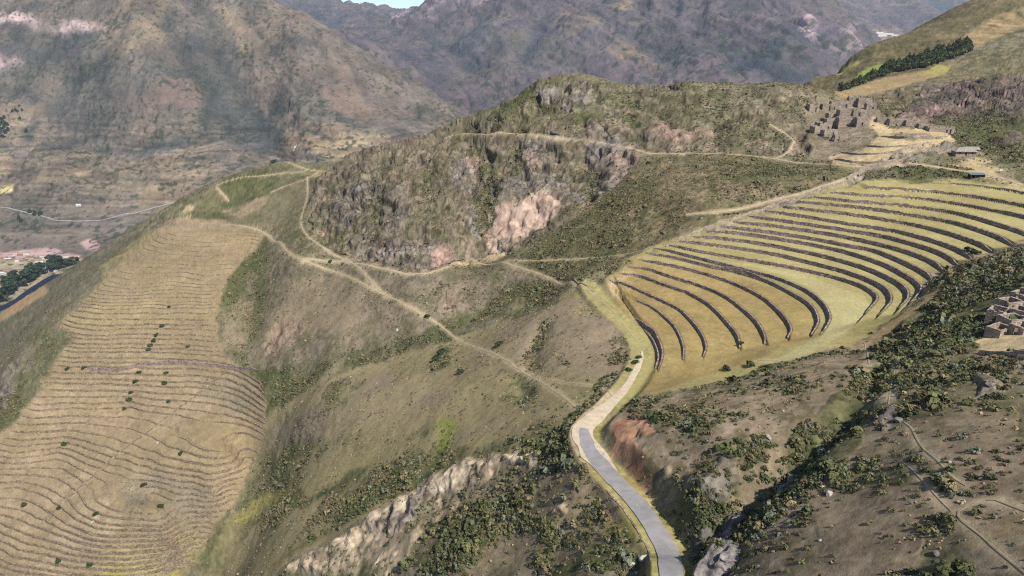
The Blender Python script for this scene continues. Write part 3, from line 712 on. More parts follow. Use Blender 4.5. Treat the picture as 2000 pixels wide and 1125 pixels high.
# coarse field of signed distances, read back bilinearly
_gx = np.arange(20, 300, 1.25); _gy = np.arange(215, 400, 1.25)
_XX, _YY = np.meshgrid(_gx, _gy, indexing='ij')
AF = amph_fields(_XX, _YY).astype(np.float32)
def amph_z(x, y, zb):
    fx = np.clip((x - _gx[0]) / 1.25, 0, len(_gx) - 1.001); fy = np.clip((y - _gy[0]) / 1.25, 0, len(_gy) - 1.001)
    ix = fx.astype(int); iy = fy.astype(int); tx = fx - ix; ty = fy - iy
    S = AF[:, ix, iy] * (1 - tx) * (1 - ty) + AF[:, ix + 1, iy] * tx * (1 - ty) + AF[:, ix, iy + 1] * (1 - tx) * ty + AF[:, ix + 1, iy + 1] * tx * ty
    k = (S >= 0).sum(0) - 1
    K = len(AMPH_Z)
    kk = np.clip(k, 0, K - 2)
    s0 = np.take_along_axis(S, kk[None], 0)[0]; s1 = np.take_along_axis(S, kk[None] + 1, 0)[0]
    Z = np.array(AMPH_Z)
    z0 = Z[kk]; z1 = Z[kk + 1]; dz = z1 - z0
    t = np.clip(s0 / np.maximum(s0 - s1, 1e-3), 0, 1)
    h0 = np.where(kk >= 9, .90, .68) * dz
    zz = z0 - h0 / 2 + h0 * sstep(.1, .7, s0) + (dz - h0) * t
    ztop = Z[-1] + .5 * RA * 2.2 * (2 * sstep(.1, .7, S[-1]) - 1)
    zz = np.where(k >= K - 1, np.maximum(zb, ztop), zz)
    zz = np.where(k < 0, zb, zz)
    return zz

def left_h(x, y, zb):
    return zb + .9 * fbm(x, y, 34, 2, 91) + .35 * vn(x / 9, y / 9, 92)
def left_z(x, y, zb):
    h = left_h(x, y, zb)
    k = np.clip(np.searchsorted(LEV, h) - 1, 0, len(LEV) - 2)
    z0 = LEV[k]; dz = LEV[k + 1] - z0
    t = np.clip((h - z0) / dz, 0, 1)
    return z0 - .5 * LA * dz + dz * LA * sstep(.03, .20, t) + (1 - LA) * dz * t + (zb - h)

REGP = []
for ln in REG.strip().splitlines():
    lay, kind, st, wob, soft, pts = ln.split('|')
    P = [tuple(float(t) for t in p.split()) for p in pts.split(';')]
    mk = raster([hit(px, py, lay) for px, py in densify(P)])
    m = blur(mk[0], float(soft))
    REGP.append((lay, kind, float(st), float(wob), (m, mk[1], mk[2])))
PATHP = []
for ln in PATHS.strip().splitlines():
    _, lab, wd, pts = ln.split('|')
    P = [tuple(float(t) for t in p.split()) for p in pts.split(';')]
    ab = [hit(px, min(py, 1122), 'N') for px, py in densify(P, 10, False)]
    xy = np.array([(a * math.exp(b), math.exp(b)) for a, b in ab])
    for _ in range(3): xy[1:-1] = (xy[:-2] + 2 * xy[1:-1] + xy[2:]) / 4
    PATHP.append((lab, float(wd), smooth_line(xy, 1.5)))

CUTP = []
for ln in CUTS.strip().splitlines():
    lay, dp, hw, dk, pts = ln.split('|')
    P = [tuple(float(t) for t in p.split()) for p in pts.split(';')]
    ab = [hit(px, py, lay) for px, py in densify(P, 12, False)]
    xy = np.array([(a * math.exp(b), math.exp(b)) for a, b in ab])
    for _ in range(2): xy[1:-1] = (xy[:-2] + 2 * xy[1:-1] + xy[2:]) / 4
    CUTP.append((lay, float(dp), float(hw), float(dk), xy))
GAIN = 0.62
TYL = {k: (lin(v[0]) * GAIN, lin(v[1]) * GAIN) + v[2:] for k, v in TY.items()}
GRID = {}
def build_sheet(name, f0, f1, nr, layers):
    b0, b1 = math.log(f0), math.log(f1)
    j = np.arange(NBc); sel = (gb >= b0 - 2 * DB) & (gb <= b1 + 2 * DB)
    sb = gb[sel]; D = dens[:, sel]
    cum = np.concatenate([np.zeros((NA, 1)), np.cumsum((D[:, 1:] + D[:, :-1]) / 2 * DB, 1)], 1)
    bm = np.empty((NA, nr))
    for i in range(NA):
        c0 = np.interp(b0, sb, cum[i]); c1 = np.interp(b1, sb, cum[i])
        bm[i] = np.interp(np.linspace(c0, c1, nr), cum[i], sb)
    bm[:, 0] = b0; bm[:, -1] = b1
    am = np.repeat(ca[:, None], nr, 1)
    F = np.exp(bm); X = am * F; Y = F
    Z = q_base(bm) * F
    Zb = Z.copy()
    near = name == 'hillside'
    # wobble for region borders, in map units
    sc = F
    wa = (fbm3(X, Y, Z, 14 if near else 260, 3, 3, .6)).astype(np.float32); wb_ = (fbm3(X, Y, Z, 14 if near else 260, 3, 4, .6)).astype(np.float32)
    wmag = (7.0 if near else 90.0) / F
    col = np.empty((NA, nr, 3), np.float32); bush = np.zeros((NA, nr), np.float32); rough = np.zeros((NA, nr), np.float32); spk = np.zeros((NA, nr), np.float32)
    noise_cache = {}
    def patchn(scale):
        if scale not in noise_cache: noise_cache[scale] = np.clip(.5 + 1.1 * fbm3(X, Y, Z, scale, 4, int(scale) + 5, .65), 0, 1).astype(np.float32)
        return noise_cache[scale]
    base = {'hillside': 'brush', 'valley_mountain': 'mtn', 'distant_mountains': 'far'}[name]
    c1, c2, s, bd, rg, sp = TYL[base]
    t = patchn(s)[..., None]; col[:] = c1 + (c2 - c1) * t; bush[:] = bd; rough[:] = rg; spk[:] = sp
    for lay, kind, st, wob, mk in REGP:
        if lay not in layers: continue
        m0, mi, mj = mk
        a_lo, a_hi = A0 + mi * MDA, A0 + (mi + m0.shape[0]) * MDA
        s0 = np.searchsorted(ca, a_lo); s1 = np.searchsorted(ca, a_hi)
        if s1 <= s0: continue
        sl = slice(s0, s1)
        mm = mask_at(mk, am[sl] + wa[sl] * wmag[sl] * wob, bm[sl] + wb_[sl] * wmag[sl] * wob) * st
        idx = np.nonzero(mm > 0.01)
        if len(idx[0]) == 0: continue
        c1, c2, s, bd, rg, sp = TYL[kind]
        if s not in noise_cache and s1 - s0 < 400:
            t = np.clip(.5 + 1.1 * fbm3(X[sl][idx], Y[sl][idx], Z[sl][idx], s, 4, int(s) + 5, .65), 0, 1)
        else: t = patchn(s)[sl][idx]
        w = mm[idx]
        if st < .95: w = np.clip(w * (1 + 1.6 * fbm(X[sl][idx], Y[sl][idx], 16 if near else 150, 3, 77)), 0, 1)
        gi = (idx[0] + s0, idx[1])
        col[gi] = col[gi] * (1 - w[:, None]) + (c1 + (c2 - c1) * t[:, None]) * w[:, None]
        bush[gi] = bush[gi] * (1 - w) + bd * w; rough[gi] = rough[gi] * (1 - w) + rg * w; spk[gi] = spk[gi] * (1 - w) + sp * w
    noise_cache.clear()
    calm = np.ones((NA, nr), np.float32)
    lm = amk = None
    if near:
        # path ribbons
        for lab, wd, P in PATHP:
            lo = P.min(0) - 6; hi = P.max(0) + 6
            box = (X > lo[0]) & (X < hi[0]) & (Y > lo[1]) & (Y < hi[1])
            ii = np.nonzero(box)
            if len(ii[0]) == 0: continue
            x, y = X[ii], Y[ii]
            d, _, _ = seg_dist(x, y, P[::2] if len(P) > 40 else P)
            w = (1 - sstep(wd * .5, wd * .5 + 1.6, d + .5 * vn(x / 3, y / 3, 8))).astype(np.float32)
            calm[ii] = np.minimum(calm[ii], 1 - .85 * (1 - sstep(wd * .6, wd * .6 + 5, d)))
            cc = TYL['dirt'][0] * .86
            w2 = .45 * w
            col[ii] = col[ii] * (1 - w2[:, None]) + cc * w2[:, None]
            bush[ii] *= 1 - w
        lm = mask_at(LM, am, bm); amk = mask_at(AM, am, bm)
        ii = np.nonzero(lm > .01)
        if len(ii[0]):
            Z[ii] = Z[ii] * (1 - lm[ii]) + left_z(X[ii], Y[ii], Z[ii]) * lm[ii]
        ii = np.nonzero(amk > .01)
        if len(ii[0]):
            Z[ii] = Z[ii] * (1 - amk[ii]) + amph_z(X[ii], Y[ii], Z[ii]) * amk[ii]
            calm[ii] = np.minimum(calm[ii], 1 - amk[ii])
    for lay, dp, hw, dk, P in CUTP:
        if lay not in layers: continue
        lo = P.min(0) - hw * 4; hi = P.max(0) + hw * 4
        ii = np.nonzero((X > lo[0]) & (X < hi[0]) & (Y > lo[1]) & (Y < hi[1]))
        if len(ii[0]) == 0: continue
        x, y = X[ii], Y[ii]
        wob = hw * .9 * fbm(x, y, hw * 4, 3, 33)
        d, _, al = seg_dist(x + wob, y + wob * .7, P)
        L_ = np.linalg.norm(np.diff(P, axis=0), axis=1).sum()
        endf = sstep(0, hw * 3, al) * sstep(0, hw * 3, L_ - al)
        prof = np.exp(-(d / (hw * 1.5)) ** 2) * (.35 + .65 * endf) * (.75 + .5 * vn(x / (hw * 5), y / (hw * 5), 34))
        Z[ii] -= dp * prof * calm[ii]
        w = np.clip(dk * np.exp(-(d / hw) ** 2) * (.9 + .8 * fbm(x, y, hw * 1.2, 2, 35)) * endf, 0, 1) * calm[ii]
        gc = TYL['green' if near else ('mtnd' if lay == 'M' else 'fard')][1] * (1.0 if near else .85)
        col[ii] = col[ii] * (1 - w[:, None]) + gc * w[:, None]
        if near: bush[ii] = bush[ii] * (1 - w) + .3 * w
        if dp < 0: col[ii] *= 1 + .12 * np.exp(-(d / hw) ** 2)[:, None]
    # relief: pushed out along the slope's own normal, so steep faces get ledges and clefts
    def normals():
        Vx = [np.gradient(c, axis=0) for c in (X, Y, Z)]; Vy = [np.gradient(c, axis=1) for c in (X, Y, Z)]
        n = [Vx[1] * Vy[2] - Vx[2] * Vy[1], Vx[2] * Vy[0] - Vx[0] * Vy[2], Vx[0] * Vy[1] - Vx[1] * Vy[0]]
        l = np.sqrt(n[0] ** 2 + n[1] ** 2 + n[2] ** 2) + 1e-9
        return [c / l for c in n]
    if near:
        rg = rough * calm
        rocky = np.clip((rough - 1.5) / 2, 0, 1)
        Z += rg * fbm(X, Y, 26, 3, 21) - rocky * calm * 6.5 * np.clip(ridged(X + .25 * Y, Y * .45, 62, 3, 25, .5, False) + .1, 0, 1) * sstep(250, 380, F)
        n_ = normals()
        n2 = fbm3(X, Y, Z * 1.5, 13, 4, 22, .52, True)
        n2 = np.where(n2 > 0, n2 ** .7, n2)
        n3 = fbm3(X, Y, Z, 5.5, 2, 23, .5)
        d_ = rg * (1.05 * n2 * np.clip(rough / 2.2, .15, 1.2) + .62 * n3)
        d_ *= (.42 + .58 * sstep(120, 380, F)) * (1 + .8 * sstep(500, 900, F))
        X = X + n_[0] * d_; Y = Y + n_[1] * d_; Z = Z + n_[2] * d_
        # small gullies running down the wide dry slopes
        g = ridged(X, Y, 55, 2, 31) * np.clip(rough - .5, 0, 1.5) * calm
        Z -= .9 * g
        # road bed
        box = (Y < 420) & (X > -40) & (X < 180)
        ii = np.nonzero(box); x, y = X[ii], Y[ii]
        d, sg, al = seg_dist(x, y, R3[::2, :2])
        zr = np.interp(al, road_len, R3[:, 2])
        w = np.where(sg < 0, 1 - sstep(4.3, 7.0, d), 1 - sstep(4.4, 8.5, d))
        Z[ii] = Z[ii] * (1 - w) + (zr - .3) * w
        cv = 1 - sstep(4.2, 6.0, d + .8 * vn(x / 4, y / 4, 9))
        on = sstep(60, 90, al)
        far_end = 1 - sstep(90, 170, al)
        c = TYL['verge'][1] * far_end[:, None] + TYL['ylime'][0] * (1 - far_end[:, None])
        zone = sstep(road_len[-1] * .44, road_len[-1] * .5, al) * (1 - sstep(road_len[-1] * .62, road_len[-1] * .7, al)) * (sg < 0)
        c = c * (1 - zone[:, None]) + TYL['dirt'][0] * zone[:, None]
        col[ii] = col[ii] * (1 - .7 * cv[:, None]) + c * .7 * cv[:, None]
        bush[ii] = bush[ii] * sstep(4.2, 6.0, d) + .14 * (sg < 0) * sstep(4.6, 6.0, d) * (1 - sstep(9, 14, d)) * on
    else:
        up = 1.0
        if name == 'valley_mountain':
            hgt = np.clip((Z + 545) / 120, 0, 1)
            e = sstep(f0, f0 * 1.12, F) * (1 - sstep(f1 * .93, f1, F))
            wx = X + 70 * fbm(X, Y, 320, 2, 41) + .35 * (Y - 2600)
            g1 = ridged(wx, Y * .28, 300, 3, 42, .5, False); g2 = ridged(X + .2 * Y, Y * .35, 85, 4, 43, .55, False)
            g3 = ridged(X + .3 * Y, Y * .5, 34, 3, 45, .6, False)
            Z += hgt * e * (30 * g1 + 12 * g2 + 3 * g3)
            n_ = normals(); d_ = hgt * e * rough * (9 * fbm3(X, Y, Z * 1.3, 55, 4, 44, .62, True) + 3.5 * fbm3(X, Y, Z, 17, 2, 46))
            X = X + n_[0] * d_; Y = Y + n_[1] * d_; Z = Z + n_[2] * d_
        else:
            e = sstep(f0, f0 * 1.1, F)
            wx = X + 160 * fbm(X, Y, 900, 2, 51) - .3 * Y
            g1 = ridged(wx, Y * .25, 800, 3, 52, .5, False); g2 = ridged(X + .45 * Y, Y * .3, 240, 4, 53, .55, False)
            g3 = ridged(X + .2 * Y, Y * .4, 90, 3, 55, .6, False)
            Z += e * (95 * g1 + 44 * g2 + 10 * g3)
            n_ = normals(); d_ = e * rough * (22 * fbm3(X, Y, Z * 1.3, 150, 4, 54, .62, True) + 8 * fbm3(X, Y, Z, 45, 2, 56))
            X = X + n_[0] * d_; Y = Y + n_[1] * d_; Z = Z + n_[2] * d_
    # fine natural variation of colour
    if near:
        f = 1 + spk * (1.5 * fbm3(X, Y, Z, 2.0, 2, 61, .7) + 1.2 * fbm3(X, Y, Z, 9, 3, 62, .65)) * 1.5
        crack = fbm3(X, Y, Z * 1.3, 6.5, 2, 69, .6, True)
        f *= 1 - rocky * .45 * sstep(.55, .8, crack)
        ds = fbm3(X, Y, Z, 9, 3, 83, .7)
        dm = np.clip((ds - .12) * 6, 0, 1) * .6 * sstep(420, 760, F) * np.clip(bush * 60, 0, 1)
        col = col * (1 - dm[..., None]) + lin((66, 70, 46)) * GAIN * dm[..., None]
        gr = fbm3(X, Y, Z, 5, 3, 63, .8)
        gm = np.clip((gr - .08) * 6, 0, 1) * np.clip(bush * 24, 0, .6)
        gm = np.clip(gm * (1 + 1.5 * vn(X / 60, Y / 60, 64)), 0, .8)
        gc = lin((84, 86, 54)) * GAIN
        col = col * (1 - gm[..., None]) + gc * gm[..., None]
    else:
        S = 30 if name == 'valley_mountain' else 90
        f = 1 + spk * (2.0 * fbm3(X, Y, Z, S, 4, 65, .8) + 1.4 * fbm3(X, Y, Z * 1.6, S * 5, 2, 66, .6))
        if name == 'valley_mountain':      # old field banks follow the contours
            st = vn(X / 140, (Z + 6 * vn(X / 60, Y / 60, 68)) / 5.0, 67)
            f *= 1 + .42 * st * (1 - sstep(-330, -200, Z)) * np.clip((Z + 550) / 20, 0, 1)
        S_ = 1.0 if name == 'valley_mountain' else 2.6
        dots = fbm3(X, Y, Z, 15 * S_, 2, 81, .7); clus = fbm3(X, Y, Z, 130 * S_, 2, 82)
        dm = np.clip((dots - .26 + .35 * clus) * 9, 0, 1) * .8
        col = col * (1 - dm[..., None]) + lin((62, 70, 54)) * GAIN * dm[..., None]
    f = f * (1 + np.clip(spk * .35, 0, .2) * np.clip(rng.normal(0, 1, f.shape), -2, 2).astype(np.float32))
    col = np.clip(col * np.clip(f, .35, 2)[..., None], .01, .9)
    verts = np.stack([X, Y, Z + CZ], -1).reshape(-1, 3).astype(np.float32)
    GRID[name] = dict(ZB=Zb, Y=Y, F=F, Z=Z, X=X, bush=bush, lm=lm, amk=amk, f0=f0, f1=f1)
    idx = np.arange(NA * nr, dtype=np.int32).reshape(NA, nr)
    quads = np.stack([idx[:-1, :-1], idx[1:, :-1], idx[1:, 1:], idx[:-1, 1:]], -1).reshape(-1)
    me = bpy.data.meshes.new(name)
    nf = (NA - 1) * (nr - 1)
    me.vertices.add(NA * nr); me.vertices.foreach_set("co", verts.ravel())
    me.loops.add(nf * 4); me.loops.foreach_set("vertex_index", quads)
    me.polygons.add(nf); me.polygons.foreach_set("loop_start", np.arange(0, nf * 4, 4, dtype=np.int32))
    me.polygons.foreach_set("use_smooth", np.ones(nf, bool))
    ca_ = me.color_attributes.new("ground", 'FLOAT_COLOR', 'POINT')
    ca_.data.foreach_set("color", np.concatenate([col, np.ones((NA, nr, 1), np.float32)], -1).reshape(-1).astype(np.float32))
    rk = me.attributes.new("rocky", 'FLOAT', 'POINT')
    rk.data.foreach_set("value", (np.clip((rough - 3.2) / 1.2, 0, 1) * .85 * np.clip(.7 + 1.6 * fbm3(X, Y, Z, 20 if near else 200, 2, 86), 0, 1) * calm * (sstep(90, 200, F) if near else 0)).reshape(-1).astype(np.float32))
    me.update(calc_edges=True)
    o = bpy.data.objects.new(name, me); SC.collection.objects.link(o)
    o["kind"] = "structure"
    return o

def sample_z(x, y):
    x = np.atleast_1d(np.asarray(x, float)); y = np.atleast_1d(np.asarray(y, float))
    out = np.empty(x.shape)
    for n in range(len(x)):
        F = y[n]
        for g in GRID.values():
            if F < g['f1']: break
        fi = min(max((x[n] / F - ca[0]) / (ca[1] - ca[0]), 0), NA - 1.001); i = int(fi); t = fi - i
        out[n] = np.interp(F, g['F'][i], g['Z'][i]) * (1 - t) + np.interp(F, g['F'][i + 1], g['Z'][i + 1]) * t
    return out
def at(px, py, lay='N'):
    a, b = hit(px, py, lay); F = math.exp(b)
    return a * F, F

def new_mat(name):
    m = bpy.data.materials.new(name); m.use_nodes = True
    return m, m.node_tree.nodes, m.node_tree.links, m.node_tree.nodes["Principled BSDF"]
def ground_mat(name, scale, bump, dist):
    m, N, L, P = new_mat(name)
    at_ = N.new("ShaderNodeAttribute"); at_.attribute_name = "ground"
    tc = N.new("ShaderNodeTexCoord")
    n1 = N.new("ShaderNodeTexNoise"); n1.inputs["Scale"].default_value = scale; n1.inputs["Detail"].default_value = 7; n1.inputs["Roughness"].default_value = .7
    L.new(tc.outputs["Object"], n1.inputs["Vector"])
    mr = N.new("ShaderNodeMapRange"); mr.inputs["From Min"].default_value = .3; mr.inputs["From Max"].default_value = .7
    mr.inputs["To Min"].default_value = .82; mr.inputs["To Max"].default_value = 1.18
    L.new(n1.outputs["Fac"], mr.inputs["Value"])
    ra = N.new("ShaderNodeAttribute"); ra.attribute_name = "rocky"
    mp = N.new("ShaderNodeMapping"); mp.inputs["Scale"].default_value = (1, 1, .7)
    dn = N.new("ShaderNodeTexNoise"); dn.inputs["Scale"].default_value = .12; dn.inputs["Detail"].default_value = 4
    L.new(tc.outputs["Object"], dn.inputs["Vector"])
    ad = N.new("ShaderNodeVectorMath"); ad.operation = 'MULTIPLY_ADD'; ad.inputs[1].default_value = (9, 9, 9)
    L.new(dn.outputs["Color"], ad.inputs[0]); L.new(tc.outputs["Object"], ad.inputs[2])
    L.new(ad.outputs["Vector"], mp.inputs["Vector"])
    vo = N.new("ShaderNodeTexVoronoi"); vo.feature = 'DISTANCE_TO_EDGE'; vo.inputs["Scale"].default_value = .16
    L.new(mp.outputs["Vector"], vo.inputs["Vector"])
    ck = N.new("ShaderNodeMapRange"); ck.inputs["From Max"].default_value = .14; ck.inputs["To Min"].default_value = .42; ck.inputs["To Max"].default_value = 1.0
    L.new(vo.outputs["Distance"], ck.inputs["Value"])
    cm = N.new("ShaderNodeMix"); cm.inputs["A"].default_value = 1.0
    L.new(ra.outputs["Fac"], cm.inputs["Factor"]); L.new(ck.outputs[0], cm.inputs["B"])
    m2 = N.new("ShaderNodeMath"); m2.operation = 'MULTIPLY'; L.new(mr.outputs["Result"], m2.inputs[0]); L.new(cm.outputs["Result"], m2.inputs[1])
    mx = N.new("ShaderNodeVectorMath"); mx.operation = 'SCALE'
    L.new(at_.outputs["Color"], mx.inputs[0]); L.new(m2.outputs[0], mx.inputs["Scale"])
    L.new(mx.outputs["Vector"], P.inputs["Base Color"])
    hs = N.new("ShaderNodeMath"); hs.operation = 'MULTIPLY_ADD'; hs.inputs[1].default_value = 3.0
    L.new(cm.outputs["Result"], hs.inputs[0]); L.new(n1.outputs["Fac"], hs.inputs[2])
    bp = N.new("ShaderNodeBump"); bp.inputs["Strength"].default_value = bump; bp.inputs["Distance"].default_value = dist
    L.new(hs.outputs[0], bp.inputs["Height"]); L.new(bp.outputs["Normal"], P.inputs["Normal"])
    P.inputs["Roughness"].default_value = 1.0; P.inputs["Specular IOR Level"].default_value = .05
    return m
for (nm, f0, f1, nr), lays, args in zip(SHEETS, ('N', 'M', 'F'), ((.7, .6, .4), (.03, .7, 6.0), (.011, .7, 14.0))):
    ob = build_sheet(nm, f0, f1, nr, lays)
    ob.data.materials.append(ground_mat(nm + "_ground", *args))

# ------------------------------------------------------------------ mesh helpers
def mk(name, V, F, mat, parent=None, loc=None, smooth=False, attr=None):
    V = np.asarray(V, float)
    if loc is not None: V = V - np.array(loc)
    me = bpy.data.meshes.new(name)
    if isinstance(F, np.ndarray) and F.ndim == 2:
        nf, k = F.shape
        me.vertices.add(len(V)); me.vertices.foreach_set("co", V.astype(np.float32).ravel())
        me.loops.add(nf * k); me.loops.foreach_set("vertex_index", F.astype(np.int32).ravel())
        me.polygons.add(nf); me.polygons.foreach_set("loop_start", np.arange(0, nf * k, k, dtype=np.int32))
        if attr is not None:
            c = me.color_attributes.new("tint", 'FLOAT_COLOR', 'POINT')
            c.data.foreach_set("color", np.concatenate([attr, np.ones((len(attr), 1))], 1).astype(np.float32).ravel())
        me.update(calc_edges=True)
    else:
        me.from_pydata([tuple(v) for v in V], [], [tuple(f) for f in F]); me.update()
    if smooth: me.polygons.foreach_set("use_smooth", np.ones(len(me.polygons), bool))
    if mat: me.materials.append(mat)
    o = bpy.data.objects.new(name, me); SC.collection.objects.link(o)
    if parent is not None: o.parent = parent
    elif loc is not None: o.location = loc
    return o
def tag(o, label, cat, group=None, kind=None):
    o["label"] = label; o["category"] = cat
    if group: o["group"] = group
    if kind: o["kind"] = kind
    return o
def empty(name, loc, rz=0.0):
    o = bpy.data.objects.new(name, None); SC.collection.objects.link(o)
    o.location = loc; o.rotation_euler = (0, 0, rz); o.empty_display_size = 1
    return o
def copy_tree(o, loc, rz=0.0, sc=1.0, label=None):
    r = o.copy(); SC.collection.objects.link(r); r.location = loc; r.rotation_euler = (0, 0, rz)
    r.scale = (sc, sc, sc) if not isinstance(sc, (tuple, list)) else sc
    if label: r["label"] = label
    for ch in list(o.children):
        c = ch.copy(); SC.collection.objects.link(c); c.parent = r
        for g in list(ch.children):
            d = g.copy(); SC.collection.objects.link(d); d.parent = c
    return r
class MB:
    def __init__(s): s.V = []; s.F = []
    def add(s, V, F):
        n = len(s.V); s.V += [tuple(v) for v in V]; s.F += [tuple(i + n for i in f) for f in F]
    def box(s, x0, x1, y0, y1, z0, z1, rough=0.0):
        r = lambda: random.uniform(-rough, rough)
        s.add([(x + r(), y + r(), z + r()) for z in (z0, z1) for y in (y0, y1) for x in (x0, x1)],
              [(0, 2, 3, 1), (4, 5, 7, 6), (0, 1, 5, 4), (1, 3, 7, 5), (3, 2, 6, 7), (2, 0, 4, 6)])
    def build(s, name, mat, parent=None, loc=None, smooth=False): return mk(name, s.V, s.F, mat, parent, loc, smooth)

# ------------------------------------------------------------------ materials
def noisy(name, c1, c2, scale=1.0, bump=.5, dist=.1, rough=.95, coords='Object', stretch=(1, 1, 1), contrast=(.35, .65)):
    m, N, L, P = new_mat(name)
    tc = N.new("ShaderNodeTexCoord"); mp = N.new("ShaderNodeMapping"); mp.inputs["Scale"].default_value = stretch
    L.new(tc.outputs[coords], mp.inputs["Vector"])
    n = N.new("ShaderNodeTexNoise"); n.inputs["Scale"].default_value = scale; n.inputs["Detail"].default_value = 6; n.inputs["Roughness"].default_value = .65
    L.new(mp.outputs["Vector"], n.inputs["Vector"])
    r = N.new("ShaderNodeValToRGB"); r.color_ramp.elements[0].position = contrast[0]; r.color_ramp.elements[1].position = contrast[1]
    r.color_ramp.elements[0].color = (*(lin(c1) * GAIN), 1); r.color_ramp.elements[1].color = (*(lin(c2) * GAIN), 1)
    L.new(n.outputs["Fac"], r.inputs["Fac"]); L.new(r.outputs["Color"], P.inputs["Base Color"])
    b = N.new("ShaderNodeBump"); b.inputs["Strength"].default_value = bump; b.inputs["Distance"].default_value = dist
    L.new(n.outputs["Fac"], b.inputs["Height"]); L.new(b.outputs["Normal"], P.inputs["Normal"])
    P.inputs["Roughness"].default_value = rough; P.inputs["Specular IOR Level"].default_value = .1
    return m
def stone(name, c1, c2, c3, cell=.55, stretch=(1, 1, 1.5)):
    """rubble masonry: stones of uneven tone with dark joints"""
    m, N, L, P = new_mat(name)
    g = N.new("ShaderNodeNewGeometry"); mp = N.new("ShaderNodeMapping"); mp.inputs["Scale"].default_value = stretch
    L.new(g.outputs["Position"], mp.inputs["Vector"])
    v = N.new("ShaderNodeTexVoronoi"); v.inputs["Scale"].default_value = 1 / cell
    L.new(mp.outputs["Vector"], v.inputs["Vector"])
    n = N.new("ShaderNodeTexNoise"); n.inputs["Scale"].default_value = .35; n.inputs["Detail"].default_value = 5; n.inputs["Roughness"].default_value = .7
    L.new(g.outputs["Position"], n.inputs["Vector"])
    sp = N.new("ShaderNodeSeparateColor"); L.new(v.outputs["Color"], sp.inputs["Color"])
    r = N.new("ShaderNodeValToRGB")
    e = r.color_ramp.elements; e[0].position = 0; e[0].color = (*(lin(c1) * GAIN), 1); e[1].position = 1; e[1].color = (*(lin(c3) * GAIN), 1)
    k = r.color_ramp.elements.new(.55); k.color = (*(lin(c2) * GAIN), 1)
    L.new(sp.outputs["Red"], r.inputs["Fac"])
    mr = N.new("ShaderNodeMapRange"); mr.inputs["From Min"].default_value = .3; mr.inputs["From Max"].default_value = .7; mr.inputs["To Min"].default_value = .62; mr.inputs["To Max"].default_value = 1.5
    L.new(n.outputs["Fac"], mr.inputs["Value"])
    j = N.new("ShaderNodeMapRange"); j.inputs["From Min"].default_value = .0; j.inputs["From Max"].default_value = .5; j.inputs["To Min"].default_value = 1.1; j.inputs["To Max"].default_value = .72
    L.new(v.outputs["Distance"], j.inputs["Value"])
    ml = N.new("ShaderNodeMath"); ml.operation = 'MULTIPLY'; L.new(mr.outputs[0], ml.inputs[0]); L.new(j.outputs[0], ml.inputs[1])
    sc = N.new("ShaderNodeVectorMath"); sc.operation = 'SCALE'; L.new(r.outputs["Color"], sc.inputs[0]); L.new(ml.outputs[0], sc.inputs["Scale"])
    L.new(sc.outputs["Vector"], P.inputs["Base Color"])
    b = N.new("ShaderNodeBump"); b.inputs["Strength"].default_value = .8; b.inputs["Distance"].default_value = .15; b.invert = True
    L.new(v.outputs["Distance"], b.inputs["Height"]); L.new(b.outputs["Normal"], P.inputs["Normal"])
    P.inputs["Roughness"].default_value = .95; P.inputs["Specular IOR Level"].default_value = .1
    return m
def leafy(name):
    m, N, L, P = new_mat(name)
    a = N.new("ShaderNodeAttribute"); a.attribute_name = "tint"
    L.new(a.outputs["Color"], P.inputs["Base Color"]); P.inputs["Roughness"].default_value = .8; P.inputs["Specular IOR Level"].default_value = .15
    return m
def plainleaf(name, c1, c2, scale=.6):
    return noisy(name, c1, c2, scale, .2, .1)
M_WALL = stone("terrace_stone", (122, 104, 104), (154, 134, 128), (196, 178, 164))
M_WALLL = stone("old_terrace_stone", (126, 111, 96), (152, 135, 111), (188, 168, 138), .6)
M_RUIN = stone("ruin_stone", (150, 134, 122), (178, 160, 142), (208, 190, 166), .5)
M_ROAD = noisy("worn_asphalt", (138, 135, 134), (158, 154, 152), .35, .3, .03)
M_DIRT = noisy("packed_dirt", (186, 168, 142), (210, 194, 168), .35, .5, .05)
M_PATH = noisy("trodden_earth", (158, 142, 114), (190, 172, 138), .5, .5, .05)
M_ROCK = noisy("grey_rock", (88, 82, 80), (166, 158, 150), .45, 1.0, .5, stretch=(1, 1, 2))
M_WROCK = noisy("white_rock", (150, 144, 134), (214, 208, 198), .8, 1.0, .3)
M_LEAF = leafy("shrub_leaf")
M_DARKLEAF = plainleaf("dark_leaf", (44, 58, 38), (74, 88, 54), .8)
M_TREELEAF = plainleaf("eucalyptus_leaf", (40, 56, 44), (70, 88, 62), .15)
M_PINE = plainleaf("pine_leaf", (56, 66, 44), (90, 98, 62), .4)
M_BARK = noisy("bark", (92, 78, 62), (128, 110, 90), 2.0, .6, .05)
M_THATCH = noisy("grey_thatch", (132, 124, 116), (172, 162, 150), 1.2, .6, .08)
M_TIN = noisy("blue_grey_sheet", (92, 100, 104), (122, 130, 132), .8, .2, .02, .7)
M_ADOBE = noisy("adobe", (150, 128, 104), (176, 154, 126), .6, .4, .05)
M_PLASTER = noisy("pale_plaster", (206, 196, 184), (236, 230, 222), .3, .2, .02)
M_TILE = noisy("clay_tile", (160, 112, 88), (186, 140, 114), .5, .4, .05)
M_TINROOF = noisy("pale_roof_sheet", (190, 188, 190), (232, 232, 234), .2, .1, .02, .6)
M_DOOR = noisy("dark_opening", (26, 22, 20), (40, 34, 30), 2.0, .1, .02)
M_WHITE = noisy("whitewashed_stones", (232, 228, 218), (250, 248, 242), .5, .3, .1)

